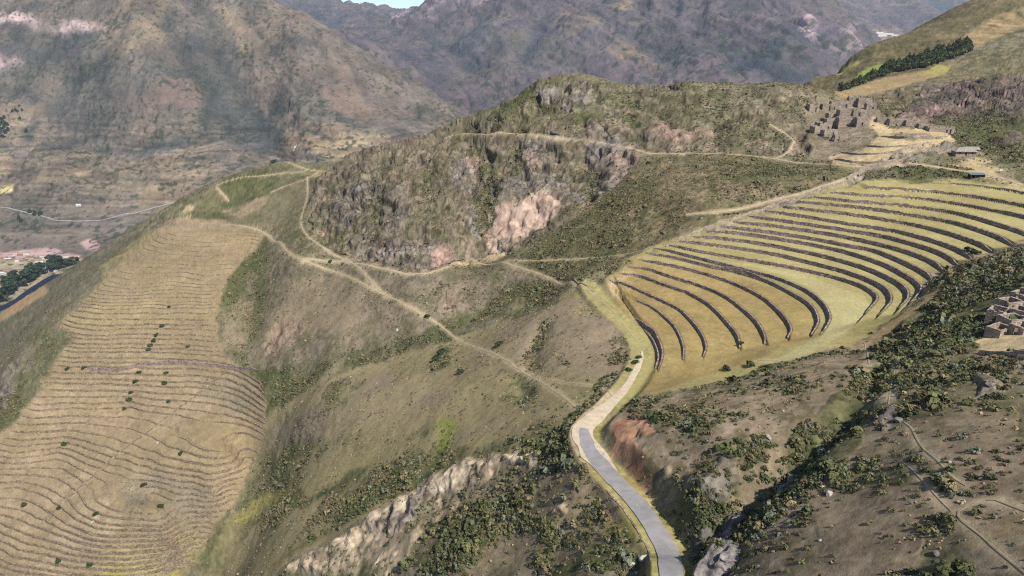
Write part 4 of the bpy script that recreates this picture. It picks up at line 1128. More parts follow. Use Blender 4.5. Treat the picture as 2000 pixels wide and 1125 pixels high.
# ------------------------------------------------------------------ strips laid on the ground (roads and paths)
def strip(name, P, width, mat, off=.1, across=3, jitter=.25, seed=1, z=None):
    P = np.asarray(P, float)
    T = np.gradient(P[:, :2], axis=0); T /= np.linalg.norm(T, axis=1)[:, None] + 1e-9
    N = np.stack([-T[:, 1], T[:, 0]], 1)
    w = width if hasattr(width, '__len__') else np.full(len(P), width)
    s = np.arange(len(P)) * 1.0
    l = w / 2 * (1 + jitter * vn(s / 3.1, s * 0 + seed, 5)); r = w / 2 * (1 + jitter * vn(s / 2.7, s * 0 + seed + 9, 6))
    V = []
    for k in range(across):
        t = k / (across - 1)
        o = l * (1 - t) - r * t
        xy = P[:, :2] + N * o[:, None]
        zz = (z if z is not None else sample_z(xy[:, 0], xy[:, 1])) + off - (.06 if k in (0, across - 1) else 0)
        V.append(np.stack([xy[:, 0], xy[:, 1], zz + CZ], 1))
    V = np.stack(V, 1).reshape(-1, 3)
    n = len(P); i = np.arange(n * across).reshape(n, across)
    Fq = np.stack([i[:-1, :-1], i[:-1, 1:], i[1:, 1:], i[1:, :-1]], -1).reshape(-1, 4)
    o = mk(name, V, Fq, mat, smooth=True); o["kind"] = "structure"
    return o
al_p = road_len
pav0 = 0.0
for px, py in [(1150, 838)]:
    a, b = hit(px, py); xy = np.array([a * math.exp(b), math.exp(b)])
    pav0 = float(np.argmin(np.linalg.norm(R3[:, :2] - xy, axis=1)))
k0 = int(pav0)
sl = R3[k0 - 1:]
strip("road", sl, np.interp(np.arange(len(sl)), [0, 4, 12, 40], [3.4, 4.8, 5.4, 5.2]), M_ROAD, off=.02, across=5, jitter=.12, z=sl[:, 2])
ks = int(k0 * .52)
sl = R3[ks:k0 + 16]
wd = np.interp(np.arange(len(sl)) + ks, [ks, ks + 8, k0 - 14, k0 - 4, k0 + 6, k0 + 15], [.8, 2.4, 3.6, 6.2, 7.6, 5.4])
strip("dirt_road", sl, wd, M_DIRT, off=-.02, across=5, jitter=.18, z=sl[:, 2])
for i, (lab, wd, P) in enumerate(PATHP):
    wd *= .62 if P[:, 1].mean() > 260 else .42
    if len(P) < 3: continue
    o = strip("footpath", P, wd, M_PATH, off=.16, across=3, jitter=.45, seed=i)

# ------------------------------------------------------------------ terrace walls
def wall(name, P, mat, label, cat, group, hmin=.4, cap=.12, thick=.85, front=.38, pieces=None, fixed=None, probe=(1.3, 1.0), jit=.14, dense=True):
    """a retaining wall along P (uphill on the left-hand side), fitted between the ground below and above it"""
    V = []; Fc = []
    for P in (pieces if pieces is not None else [P]):
        P = np.asarray(P, float)
        if len(P) < 4: continue
        T = np.gradient(P[:, :2], axis=0); T /= np.linalg.norm(T, axis=1)[:, None] + 1e-9
        N = np.stack([-T[:, 1], T[:, 0]], 1)
        lo = P[:, :2] - N * probe[0]; hi = P[:, :2] + N * probe[1]
        zl = sample_z(lo[:, 0], lo[:, 1]); zh = sample_z(hi[:, 0], hi[:, 1])
        if fixed: zh = np.maximum(zl, sample_z(P[:, 0], P[:, 1])) + fixed
        h = zh - zl
        s = np.arange(len(P))
        top = zh + cap + .10 * vn(s / 1.7, s * 0 + P[0, 0], 3) + .12 * vn(s / 9.0, s * 0 + P[0, 1], 4)
        e = np.minimum(s, len(P) - 1 - s) / 6.0; top = top - .5 * h * (1 - np.clip(e, 0, 1))
        ok = h > hmin
        rows = []
        for t in (0, .33, .66, 1.0):
            o = -front + .28 * t + jit * vn(s / .8 + 50 * t, s * 0 + 3 * t + P[0, 0], 12)
            zz = (zl - .5) * (1 - t) + top * t
            xy = P[:, :2] + N * o[:, None]; rows.append(np.stack([xy[:, 0], xy[:, 1], zz + CZ], 1))
        for o, dz in ((-front + thick, 0), (-front + thick + .1, -1.2)):
            xy = P[:, :2] + N * o; rows.append(np.stack([xy[:, 0], xy[:, 1], top + dz + CZ], 1))
        R = np.stack(rows, 1); m = R.shape[1]
        i = 0
        while i < len(P):
            if not ok[i]: i += 1; continue
            j = i
            while j + 1 < len(P) and ok[j + 1]: j += 1
            if j - i >= 3:
                base = len(V); blk = R[i:j + 1]
                V.extend(blk.reshape(-1, 3).tolist()); n = j - i + 1
                for u in range(n - 1):
                    for w in range(m - 1):
                        p = base + u * m + w; Fc.append((p, p + m, p + m + 1, p + 1))
                Fc.append(tuple(base + w for w in range(m))); Fc.append(tuple(base + (n - 1) * m + w for w in reversed(range(m))))
            i = j + 1
    if not V: return None
    V = np.array(V); loc = (float(V[len(V) // 2, 0]), float(V[len(V) // 2, 1]), float(V[:, 2].min()))
    o = mk(name, V, Fc, mat, loc=loc)
    return tag(o, label, cat, group, "thing")
ORD = ["lowest", "second", "third", "fourth", "fifth", "sixth", "seventh", "eighth", "ninth", "tenth", "eleventh", "twelfth", "thirteenth", "fourteenth", "fifteenth", "sixteenth", "seventeenth", "eighteenth", "nineteenth", "twentieth", "twenty-first", "twenty-second", "twenty-third", "twenty-fourth", "twenty-fifth", "twenty-sixth", "twenty-seventh", "twenty-eighth", "twenty-ninth"]
def ordw(n):
    tens = {2: "twenty", 3: "thirty", 4: "forty", 5: "fifty", 6: "sixty", 7: "seventy", 8: "eighty"}
    if n < 20: return ORD[n - 1] if n > 1 else "first"
    t, u = divmod(n, 10)
    return (tens[t] + "-" + (["first"] + ORD[1:])[u - 1]) if u else {2: "twentieth", 3: "thirtieth", 4: "fortieth", 5: "fiftieth", 6: "sixtieth", 7: "seventieth", 8: "eightieth"}[t]
for i, P in enumerate(amph_xy):
    if i == 0: lab = "short low curved stone wall nearest the dirt road, lowest of the green amphitheatre terraces"
    elif i == 8: lab = "dark curved stone wall along the lower edge of the wide pale lawn in the amphitheatre"
    elif i == 9: lab = "dark curved stone wall along the upper edge of the wide pale lawn in the amphitheatre"
    elif i == len(amph_xy) - 1: lab = "topmost stone wall of the amphitheatre terraces, just below the small shed"
    elif i < 8: lab = "curved stone terrace wall of the amphitheatre, %s counted up from the dirt road" % ordw(i + 1)
    else: lab = "long stone terrace wall above the wide pale lawn, %s counted up from the lawn" % ordw(i - 8)
    wall("terrace_wall", P, M_WALL, lab, "stone wall", "curved stone walls of the green amphitheatre terraces", hmin=.22)

g = GRID['hillside']
cols = np.nonzero((g['lm'] > .3).any(1))[0]
c_lo, c_hi = cols[0], cols[-1] + 1
Xs, Ys, LMs = g['X'][c_lo:c_hi], g['Y'][c_lo:c_hi], g['lm'][c_lo:c_hi]
rr = np.nonzero((LMs > .3).any(0))[0]; r_lo, r_hi = rr[0], rr[-1] + 1
Xs, Ys, LMs = Xs[:, r_lo:r_hi], Ys[:, r_lo:r_hi], LMs[:, r_lo:r_hi]
Hs = left_h(Xs, Ys, g['ZB'][c_lo:c_hi, r_lo:r_hi])
def trace(level):
    D = Hs - level
    cr = (D[:, :-1] < 0) & (D[:, 1:] >= 0) & (LMs[:, 1:] > .3)
    pieces = []; live = []
    for i in range(D.shape[0]):
        pts = []
        for j in np.nonzero(cr[i])[0]:
            t = -D[i, j] / (D[i, j + 1] - D[i, j])
            pts.append((Xs[i, j] * (1 - t) + Xs[i, j + 1] * t, Ys[i, j] * (1 - t) + Ys[i, j + 1] * t))
        nl = []
        for L_ in live:
            if not pts: pieces.append(L_); continue
            d = [math.hypot(p[0] - L_[-1][0], p[1] - L_[-1][1]) for p in pts]
            k = int(np.argmin(d))
            if d[k] < 4.5: L_.append(pts.pop(k)); nl.append(L_)
            else: pieces.append(L_)
        for p in pts: nl.append([p])
        live = nl
    pieces += live
    out = []
    for L_ in pieces:
        L_ = np.array(L_)
        if len(L_) < 12: continue
        d = np.concatenate([[0], np.cumsum(np.linalg.norm(np.diff(L_, axis=0), axis=1))])
        n = int(d[-1] / 1.7)
        if n < 5: continue
        s = np.linspace(0, d[-1], n)
        out.append(np.stack([np.interp(s, d, L_[:, 0]), np.interp(s, d, L_[:, 1])], 1))
    return out
wn_ = 0
for k in range(len(LEV) - 1, 0, -1):
    pcs = trace(LEV[k])
    if len(pcs) == 2: pcs = [max(pcs, key=len)]
    if not pcs: continue
    wn_ += 1
    o = wall("terrace_wall", None, M_WALLL, "old straw-brown stone terrace wall, %s down from the top of the left-hand terraces" % ordw(wn_), "stone wall",
         "long stone walls of the left-hand terraces", hmin=.4, cap=.03, thick=.8, front=.38, pieces=pcs, jit=.2)
    if o is None: wn_ -= 1

# ------------------------------------------------------------------ shrubs: one mass of low scrub, never counted
def leaf_template(n, flat, seed, size=.34):
    r = np.random.default_rng(seed)
    d = r.normal(size=(n, 3)); d[:, 2] = np.abs(d[:, 2]) * .9 - .12; d /= np.linalg.norm(d, axis=1)[:, None]
    lump = 1 + .28 * np.sin(d[:, 0] * 3 + seed) + .22 * np.sin(d[:, 1] * 4 + seed * 2)
    c = d * (r.uniform(.62, 1.0, n) * lump)[:, None]; c[:, 2] *= flat
    nrm = d + r.normal(size=(n, 3)) * .55; nrm /= np.linalg.norm(nrm, axis=1)[:, None]
    t = np.cross(nrm, r.normal(size=(n, 3))); t /= np.linalg.norm(t, axis=1)[:, None]; b = np.cross(nrm, t)
    s = size * r.uniform(.7, 1.35, (n, 1)); s2 = s * r.uniform(.5, .95, (n, 1))
    V = np.stack([c - t * s - b * s2, c + t * s - b * s2 * .8, c + t * s * .85 + b * s2, c - t * s * .9 + b * s2 * 1.1], 1).reshape(-1, 3)
    return V, np.arange(n * 4).reshape(n, 4)
def scatter(pos, rad, tint, ntmpl, leaves, flat=.75, seed=0):
    """many leafy clumps as arrays"""
    Vs = []; Fs = []; Cs = []; off = 0
    which = rng.integers(0, ntmpl, len(pos))
    for k in range(ntmpl):
        ids = np.nonzero(which == k)[0]
        if len(ids) == 0: continue
        TV, TF = leaf_template(leaves, flat, seed * 10 + k + 1, .19 if leaves > 80 else .36 if leaves > 30 else .52)
        an = rng.uniform(0, 2 * math.pi, len(ids)); c, s = np.cos(an)[:, None], np.sin(an)[:, None]
        x = TV[None, :, 0] * c - TV[None, :, 1] * s; y = TV[None, :, 0] * s + TV[None, :, 1] * c; z = np.repeat(TV[None, :, 2], len(ids), 0)
        V = np.stack([x, y, z], -1) * rad[ids][:, None, None] + pos[ids][:, None, :]
        lf = rng.uniform(.78, 1.22, (len(ids), len(TF), 1, 1))
        C = np.broadcast_to(tint[ids][:, None, None, :] * lf, (len(ids), len(TF), 4, 3)).reshape(-1, 3)
        Vs.append(V.reshape(-1, 3)); Cs.append(C)
        Fs.append((TF[None] + (np.arange(len(ids)) * len(TV))[:, None, None]).reshape(-1, 4) + off); off += len(ids) * len(TV)
    return np.concatenate(Vs), np.concatenate(Fs), np.concatenate(Cs)
g = GRID['hillside']
X, Y, Z, F = g['X'], g['Y'], g['Z'], g['F']
dA = (ca[1] - ca[0]) * F * np.gradient(F, axis=1)
clump = np.clip(.55 + 1.5 * fbm(X, Y, 15, 3, 71, .6), 0, 2.2) ** 1.6
D = g['bush'] * clump * (1 - np.clip(g['lm'] * 1.4, 0, 1)) * (1 - np.clip(g['amk'] * 2, 0, 1))
p = np.clip(D * dA * 6.5, 0, .85)
p *= (F < 640) & (F > 60)
p = np.where(F > 260, np.clip(p * 2.1, 0, .6), p)
pick = np.argwhere(rng.random(p.shape) < p)
Fp = F[pick[:, 0], pick[:, 1]]
xs, ys, zs = X[pick[:, 0], pick[:, 1]], Y[pick[:, 0], pick[:, 1]], Z[pick[:, 0], pick[:, 1]]
rad = rng.gamma(4, .085, len(pick)) + .20
big = rng.random(len(pick)) < .07; rad[big] *= 1.9
den = g['bush'][pick[:, 0], pick[:, 1]]
rad *= .8 + np.clip(den * 4, 0, .4)
ground_h = rng.uniform(0, 1, len(pick))
dark = np.clip(.35 + rng.normal(0, .25, len(pick)) + .5 * vn(xs / 25, ys / 25, 73), 0, 1)
t1, t2, t3 = lin((78, 86, 52)) * GAIN, lin((126, 124, 84)) * GAIN, lin((126, 114, 84)) * GAIN
tint = t1 + (t2 - t1) * dark[:, None]
farb = (Fp > 260)[:, None]; tint = np.where(farb, tint * .55 + .45 * lin((118, 108, 80)) * GAIN, tint)
rad = np.where(Fp > 260, rad * .88, rad)
dryb = rng.random(len(pick)) < np.where(Fp > 260, .46, .30)
tint[dryb] = t3 * rng.uniform(.75, 1.15, (dryb.sum(), 1))
gy = rng.random(len(pick)) < .10
tint[gy] = lin((122, 128, 104)) * GAIN
tint = tint * rng.uniform(.8, 1.2, (len(pick), 1))
pos = np.stack([xs, ys, zs + CZ + rad * .12], 1)
print("shrubs", len(pick), (Fp < 230).sum())
for nm, sel, lv in (("near_shrub_cover", Fp < 180, 84), ("shrub_cover", (Fp >= 180) & (Fp < 260), 40), ("far_shrub_cover", Fp >= 260, 10)):
    if sel.sum() == 0: continue
    V, Fq, C = scatter(pos[sel], rad[sel], tint[sel], 8, lv, seed=3)
    o = mk(nm, V, Fq, M_LEAF, attr=C)
    tag(o, "low green and dry brown scrub on the nearest slopes" if lv == 84 else "green and dry brown scrub around the road and below the amphitheatre" if lv == 40 else "low green scrub scattered over the rocky hill and farther slopes", "shrubs", kind="stuff")
# tufts and stones on the near slopes
sel = (F < 520) & (F > 60)
p2 = np.clip(dA * .22 * (1 - np.clip(g['amk'] * 2, 0, 1)) * np.clip(.4 + fbm(X, Y, 9, 3, 75) * 2, 0, 1.6), 0, .6) * sel * (g['bush'] > .0012)
pk = np.argwhere(rng.random(p2.shape) < p2)
P3 = np.stack([X[pk[:, 0], pk[:, 1]], Y[pk[:, 0], pk[:, 1]], Z[pk[:, 0], pk[:, 1]] + CZ], 1)
r3 = rng.gamma(4, .06, len(pk)) + .12
tt = np.where(rng.random((len(pk), 1)) < .45, lin((164, 146, 112))[None], lin((106, 100, 70))[None]) * GAIN * rng.uniform(.75, 1.25, (len(pk), 1))
print("tufts", len(pk))
V, Fq, C = scatter(P3, r3, tt, 5, 6, .9, seed=5)
tag(mk("dry_grass_tufts", V, Fq, M_LEAF, attr=C), "dry straw tufts and twigs scattered between the near shrubs", "grass", kind="stuff")

# ------------------------------------------------------------------ rocks
def rock_mesh(name, size, mat, seed, parent=None, loc=(0, 0, 0), sub=3, sharp=1.0):
    """an angular boulder: a subdivided block cut by random planes, then roughened"""
    r = np.random.default_rng(seed); n = 2 ** sub + 1
    V = []; Fc = []; idx = {}
    def vid(p):
        k = tuple(np.round(p, 5))
        if k not in idx: idx[k] = len(V); V.append(p)
        return idx[k]
    t = np.linspace(-1, 1, n)
    for ax in range(3):
        for s in (-1, 1):
            for i in range(n - 1):
                for j in range(n - 1):
                    q = []
                    for (u, v) in ((i, j), (i + 1, j), (i + 1, j + 1), (i, j + 1)):
                        p = np.zeros(3); p[ax] = s; p[(ax + 1) % 3] = t[u]; p[(ax + 2) % 3] = t[v]; q.append(vid(p))
                    Fc.append(tuple(q) if s > 0 else tuple(reversed(q)))
    V = np.array(V); V /= np.linalg.norm(V, axis=1)[:, None]
    d = np.ones(len(V))
    for _ in range(12):
        nn = r.normal(size=3); nn /= np.linalg.norm(nn); h = r.uniform(.55, .85)
        c = V @ nn; m = c > 1e-3
        d[m] = np.minimum(d[m], h / c[m])
    V = V * d[:, None]
    V += .07 * sharp * np.stack([vn(V[:, 0] * 3 + seed, V[:, 1] * 3 + V[:, 2] * 3, k) for k in range(3)], 1)
    V = V * np.array(size)
    o = mk(name, V, Fc, mat, parent)
    if parent is None: o.location = loc
    return o
def place(px, py, lay='N'):
    x, y = at(px, py, lay); return x, y, float(sample_z([x], [y])[0]) + CZ
BOULD = [
 (1172, 866, (1.1, .9, .7), 'W', "white boulder beside the grey asphalt where the road bends"),
 (1182, 878, (.8, .7, .6), 'W', "smaller white rock just below the boulder at the road bend"),
 (1258, 1100, (1.6, 1.2, 1.0), 'W', "large white boulder below the roadside retaining wall"),
 (1236, 1104, (1.3, .6, .6), 'W', "long pale rock left of the large white boulder under the road"),
 (1244, 1118, (.8, .6, .5), 'W', "small pale rock at the bottom edge under the roadside wall"),
 (1756, 824, (2.0, 1.5, 1.6), 'G', "pale grey rock outcrop where the pale footpath starts on the right slope"),
 (1748, 838, (1.1, .9, .9), 'G', "lower rock of the pale outcrop at the start of the right-slope footpath"),
 (1620, 966, (.9, .8, .8), 'W', "rounded whitish boulder at the edge of the bare patch on the right slope"),
 (1606, 952, (.6, .5, .4), 'W', "small whitish rock just above the rounded boulder on the right slope"),
 (1683, 902, (.6, .5, .4), 'W', "lone small white stone among scrub in the middle of the right slope"),
 (1524, 1042, (1.3, .9, 1.0), 'G', "grey-green boulder low on the bushy spur right of the road"),
 (1545, 1020, (1.1, .8, .9), 'G', "dark-sided grey rock up-slope of the grey-green boulder on the spur"),
 (1481, 1102, (1.0, .8, .7), 'G', "pale grey rock near the bottom edge right of the roadside crag"),
 (1602, 1052, (.5, .4, .4), 'W', "small pale stone in the bushes between the spur and the bare patch"),
 (1832, 1076, (1.3, 1.1, .9), 'G', "grey rock outcrop near the bottom beside the crossing footpath"),
 (1846, 1092, (.8, .7, .6), 'G', "flat grey rock just below the outcrop by the crossing footpath"),
 (1856, 903, (.5, .3, .3), 'W', "small white slab beside the pale footpath on the right slope"),
 (1750, 757, (1.7, 1.2, 1.4), 'G', "weathered grey rock standing in the scrub below the amphitheatre's edge"),
 (1932, 762, (2.2, 1.5, 1.7), 'G', "large pale grey rock below the right-hand ruins"),
 (1952, 742, (1.3, 1.0, 1.1), 'G', "pale rock between the right-hand ruins and the large grey rock below them"),
 (1985, 718, (1.6, 1.1, 1.5), 'G', "grey rock directly under the retaining wall of the right-hand ruins"),
 (776, 645, (1.2, 1.0, 1.1), 'W', "lone white rock on the scrubby slope above the green gully"),
 (308, 863, (1.6, .8, .5), 'W', "pale flat stone lying in the open field of the left-hand terraces"),
 (182, 1018, (1.9, 1.2, .8), 'W', "pale rock in the lower part of the left-hand terraces"),
 (321, 652, (2.2, 1.6, 1.0), 'G', "grey rock beside the line of bushes crossing the left-hand terraces"),
 (1435, 988, (1.0, .6, .7), 'W', "pale rock streak in the gully bank above the roadside crag"),
 (1500, 857, (1.4, .6, .6), 'W', "pale slab on the scrub slope above the dark gully"),
]
for i, (px, py, sz, k, lab) in enumerate(BOULD):
    x, y, z = place(px, py)
    if k == 'G': sz = tuple(v * .62 for v in sz)
    o = rock_mesh("boulder", sz, M_WROCK if k == 'W' else M_ROCK, 40 + i, loc=(x, y, z + sz[2] * .15), sub=3)
    o.rotation_euler = (0, 0, random.uniform(0, 6)); tag(o, lab, "boulder", kind="thing")
# crag beside the road, its shadow falling to the left
x, y, z = place(1392, 1068)
crag = rock_mesh("roadside_crag", (5.5, 10.0, 7.5), M_ROCK, 9, loc=(x + 3.5, y + 1, z - 2.0), sub=5, sharp=1.6)
crag.rotation_euler = (0, 0, math.radians(-38)); tag(crag, "big grey crag standing over the right side of the asphalt road", "rock", kind="thing")
x, y, z = place(1432, 1062)
o = rock_mesh("roadside_crag", (3.0, 5.0, 4.0), M_ROCK, 19, loc=(x, y, z - 1.2), sub=4, sharp=1.6)
o.rotation_euler = (0, 0, math.radians(-50)); tag(o, "lower bushy crag on the uphill side of the big roadside crag", "rock", kind="thing")
for (px, py, sz, rz, lab) in [(1556, 905, (2.6, 6.5, 4.4), -25, "dark crag standing along the shadowed gully on the right slope"),
                              (1530, 950, (2.2, 4.6, 3.2), -32, "dark crag at the lower end of the shadowed gully")]:
    x, y, z = place(px, py)
    o = rock_mesh("crag", sz, M_ROCK, int(px), loc=(x, y, z - .8), sub=4, sharp=1.5)
    o.rotation_euler = (0, 0, math.radians(rz)); tag(o, lab, "rock", kind="thing")

# ------------------------------------------------------------------ single shrubs that can be counted
def leaf_blob(name, n, r, h, mat, parent, z0, seed, size=.25, loc=None):
    V, Fq = leaf_template(n, 1.0, seed, size)
    V = V * np.array([r, r, h]); V[:, 2] += z0
    return mk(name, V, Fq, mat, parent)
def shrub_proto():
    e = empty("shrub", (0, 0, 0)); tag(e, "", "shrub", "dark shrubs dotted over the left-hand terraces", "thing")
    leaf_blob("foliage", 90, 1.0, 1.0, M_DARKLEAF, e, .55, 5)
    b = MB(); b.box(-.06, .06, -.06, .06, -.4, .7); b.add([(-.05, 0, .2), (.05, 0, .2), (.4, .2, .8), (.34, .24, .82)], [(0, 1, 2, 3)]); b.build("stem", M_BARK, e)
    return e
SHR = [(272,729,1.6,"dark shrub on the left-hand terraces just below the long dark wall"),(265,746,1.7,"tall dark shrub in the vertical line of shrubs, second from its top"),
 (256,766,1.6,"dark shrub in the middle of the vertical line of shrubs on the left-hand terraces"),(253,783,1.8,"widest dark shrub near the foot of the vertical line on the left-hand terraces"),
 (243,798,1.5,"lowest dark shrub of the vertical line, beside a purple-grey wall"),(322,750,1.8,"round dark shrub alone right of the vertical line of shrubs"),
 (329,785,1.4,"small dark shrub below the round one, left of the diagonal wall"),(325,731,1.5,"dull green shrub right under the long dark wall, right of the others"),
 (126,869,1.6,"dark shrub on the left edge field of the left-hand terraces"),(352,887,1.5,"dark shrub on a wall right of the diagonal wall"),(313,990,1.9,"dark green round shrub in the grey-green fan of terraces"),
 (281,949,1.7,"brownish shrub above the round one in the fan of terraces"),(188,1004,1.7,"shrub beside the pale rock in the lower terraces"),(114,1099,1.8,"dark shrub near the bottom left corner"),
 (176,1106,1.6,"dark shrub near the bottom edge, right of the corner one"),(47,988,1.8,"dark shrub near the left edge of the lower terraces"),(115,993,1.3,"small shrub at the foot of the diagonal wall"),
 (165,719,1.9,"bright green shrub at the left end of the long dark wall"),(131,722,1.5,"dark shrub left of the bright green one by the terrace edge"),(305,655,1.8,"dark shrub at the top of the broken line of bushes crossing the terraces"),
 (300,667,1.7,"second dark shrub in the broken line crossing the terraces"),(294,676,1.6,"third dark shrub in the broken line crossing the terraces"),(291,685,1.6,"lowest dark shrub in the broken line crossing the terraces"),
 (317,638,1.6,"dark shrub on a terrace wall above the broken line of bushes"),(330,600,1.3,"small shrub where the thin crease meets a terrace wall"),(367,678,1.3,"small green shrub right of the broken line of bushes"),
 (535,317,3.6,"round dark green bush on top of the green spur"),(1247,700,1.2,"dark bush at the dirt road's inner edge"),(1240,712,1.4,"second dark bush at the dirt road's inner edge"),(1228,728,1.3,"lower dark bush at the dirt road's inner edge"),
 (862,692,2.8,"large round bush on the dry middle slope"),(852,706,2.2,"bush just below the large round one on the dry slope"),(900,730,1.9,"small green bush lower right of the large round one"),(975,675,2.2,"thin grey bush beside the footpath on the dry slope"),
 (1893,494,2.2,"round green bush at the right end of an amphitheatre wall"),(1905,498,1.8,"low green bush next to the round one at the amphitheatre wall's end"),(1447,674,1.0,"tiny bush at the tip of a curved terrace wall"),
 (835,620,1.7,"dark round bush beside the footpath at the green gully"),(645,512,1.6,"small bush between the two footpaths by the junction"),(1465,716,1.6,"bush on the lower edge of the amphitheatre grass"),(1418,724,1.4,"small bush on the lower left edge of the amphitheatre grass"),
]
proto = shrub_proto(); used = False
for i, (px, py, s, lab) in enumerate(SHR):
    x, y, z = place(px, py)
    if not used: proto.location = (x, y, z); proto.scale = (s, s, s * .8); proto["label"] = lab; used = True
    else:
        r = copy_tree(proto, (x, y, z), random.uniform(0, 6), (s, s * random.uniform(.8, 1.1), s * random.uniform(.65, .95)), lab)
        if i > 25: r["group"] = "single bushes on the open slopes"

# ------------------------------------------------------------------ trees
def tree_proto(name, cat, label, group, h, r, kind, mat, seed):
    e = empty(name, (0, 0, 0)); tag(e, label, cat, group, "thing")
    rr = random.Random(seed)
    tb = MB()
    seg = 6
    pts = [(0, 0, -.5, .035 * h), (rr.uniform(-.02, .02) * h, 0, h * .35, .026 * h), (rr.uniform(-.03, .03) * h, rr.uniform(-.03, .03) * h, h * .8, .01 * h)]
    def tube(pts):
        rings = []
        for (x, y, z, w) in pts: rings.append([(x + w * math.cos(2 * math.pi * k / seg), y + w * math.sin(2 * math.pi * k / seg), z) for k in range(seg)])
        V = [p for q in rings for p in q]
        tb.add(V, [(a * seg + k, a * seg + (k + 1) % seg, (a + 1) * seg + (k + 1) % seg, (a + 1) * seg + k) for a in range(len(rings) - 1) for k in range(seg)])
    tube(pts)
    lobes = []
    if kind == 'round':
        for k in range(9):
            an = rr.uniform(0, 6.3); zz = rr.uniform(.3, .92) * h; q = r * rr.uniform(.25, .75) * (1.15 - abs(zz / h - .55))
            c = (q * math.cos(an), q * math.sin(an), zz); lobes.append((c, r * rr.uniform(.38, .6)))
            tube([(0, 0, zz * .6, .012 * h), (c[0] * .8, c[1] * .8, c[2] - .03 * h, .004 * h)])
    else:
        for k in range(8):
            zz = (.16 + .8 * k / 7.5) * h; q = r * (1.05 - k / 8.2)
            lobes.append(((rr.uniform(-.2, .2) * q, rr.uniform(-.2, .2) * q, zz), q * rr.uniform(.75, 1.05)))
    tb.build("trunk", M_BARK, e)
    V = []; Fq = []; n0 = 0
    for k, (c, q) in enumerate(lobes):
        v, f = leaf_template(70, .8 if kind == 'round' else .95, seed * 20 + k, .3)
        V.append(v * q + np.array(c)); Fq.append(f + n0); n0 += len(v)
    mk("crown", np.concatenate(V), np.concatenate(Fq), mat, e)
    return e
euc = [tree_proto("eucalyptus_tree", "tree", "", "tall dark trees lining the river in the valley", 30, 13, 'round', M_TREELEAF, s) for s in (1, 2)]
TR = [(6,588,1.0),(14,580,1.05),(22,572,1.1),(31,566,1.15),(40,561,1.1),(48,556,1.2),(55,550,1.25),(62,545,1.2),(69,541,1.1),(77,537,1.0),(84,535,.8),(28,548,.9),(12,556,.9),(100,532,.8),(106,524,1.35),(113,528,1.2),(120,524,.8),(128,522,.75),(136,519,.7),(143,517,.65),(150,515,.6),(64,528,.7),(55,532,.6),(-6,596,1.1),(-14,604,1.1)]
lo = ["lowest and leftmost of the dark valley trees by the river","rounded dark valley tree second along the river from the left","dark valley tree third along the river row","broad dark tree fourth along the river row","dark tree in the middle of the river row","taller dark tree past the middle of the river row","tallest tree of the dense river row","bushy dark tree right of the tallest in the river row","dark tree near the right end of the dense river row","last big tree at the right end of the dense river row","small tree just after the dense river row","dark tree set behind the river row near a pale field","dark tree behind the left end of the river row","small dark tree below the lone tall tree in the valley","lone tall dark tree beside the valley houses","second tall tree joined to the lone tall one","first small tree of the hedge right of the tall pair","second small tree of the hedge right of the tall pair","third small tree of the hedge running to the slope","fourth small tree of the hedge running to the slope","last small tree where the hedge meets the slope","small tree near the long pale roof in the valley","small tree left of the long pale roof in the valley","dark tree at the left picture edge by the river","dark tree just outside the left picture edge by the river"]
first = [True, True]
for i, ((px, py, s), lab) in enumerate(zip(TR, lo)):
    x, y, z = place(px, py, 'M'); k = i % 2
    sc = (s, s, s * random.uniform(.85, 1.1))
    if first[k]: euc[k].location = (x, y, z); euc[k].scale = sc; euc[k]["label"] = lab; first[k] = False
    else: copy_tree(euc[k], (x, y, z), random.uniform(0, 6), sc, lab)
pin = [tree_proto("pine_tree", "tree", "", "dark evergreens of the upper right grove", 9.5, 3.3, 'cone', M_PINE, s) for s in (11, 12, 13)]
line = [(1640,178),(1662,171),(1680,164),(1700,157),(1725,149),(1750,142),(1780,136),(1805,130),(1830,122),(1855,114),(1872,108),(1892,102)]
L2 = densify(line, 3.4, False); cnt = 0; first = [True] * 3
for (px, py) in L2:
    for row in range(3):
        t = (px - 1640) / 250.0
        plab = "dark evergreen, %s row of the upper right grove, %s" % (("front", "middle", "back")[row], ("at its thin lower left end", "below the bright green field", "right of the bright green field", "above the yellow field", "near its upper right end", "at its upper right tip")[min(5, max(0, int(t * 6)))])
        if row and (px < 1722 or random.random() > .45 + .55 * min(1, t * 1.6)): continue
        qx, qy = px + random.uniform(-3, 3), py - row * (3.0 + 2.5 * t) + random.uniform(-1.5, 1.5)
        x, y, z = place(qx, qy); k = cnt % 3; s = random.uniform(.7, 1.2) * (.8 + .5 * min(t * 2, 1))
        if first[k]: pin[k].location = (x, y, z); pin[k].scale = (s, s, s); pin[k]["label"] = plab; first[k] = False
        else: copy_tree(pin[k], (x, y, z), random.uniform(0, 6), (s, s, s * random.uniform(.85, 1.15)), plab)
        cnt += 1
far_t = [tree_proto("valley_tree", "tree", "small dark tree in the clump on the far mountainside at the left picture edge", "dark trees at the left edge of the far mountainside", 16, 6, 'cone', M_TREELEAF, 21)]
VT = [(2,262),(6,272),(3,280),(9,252),(12,266),(14,276),(8,284),(4,246),(17,262),(20,272),(11,242),(6,256)]
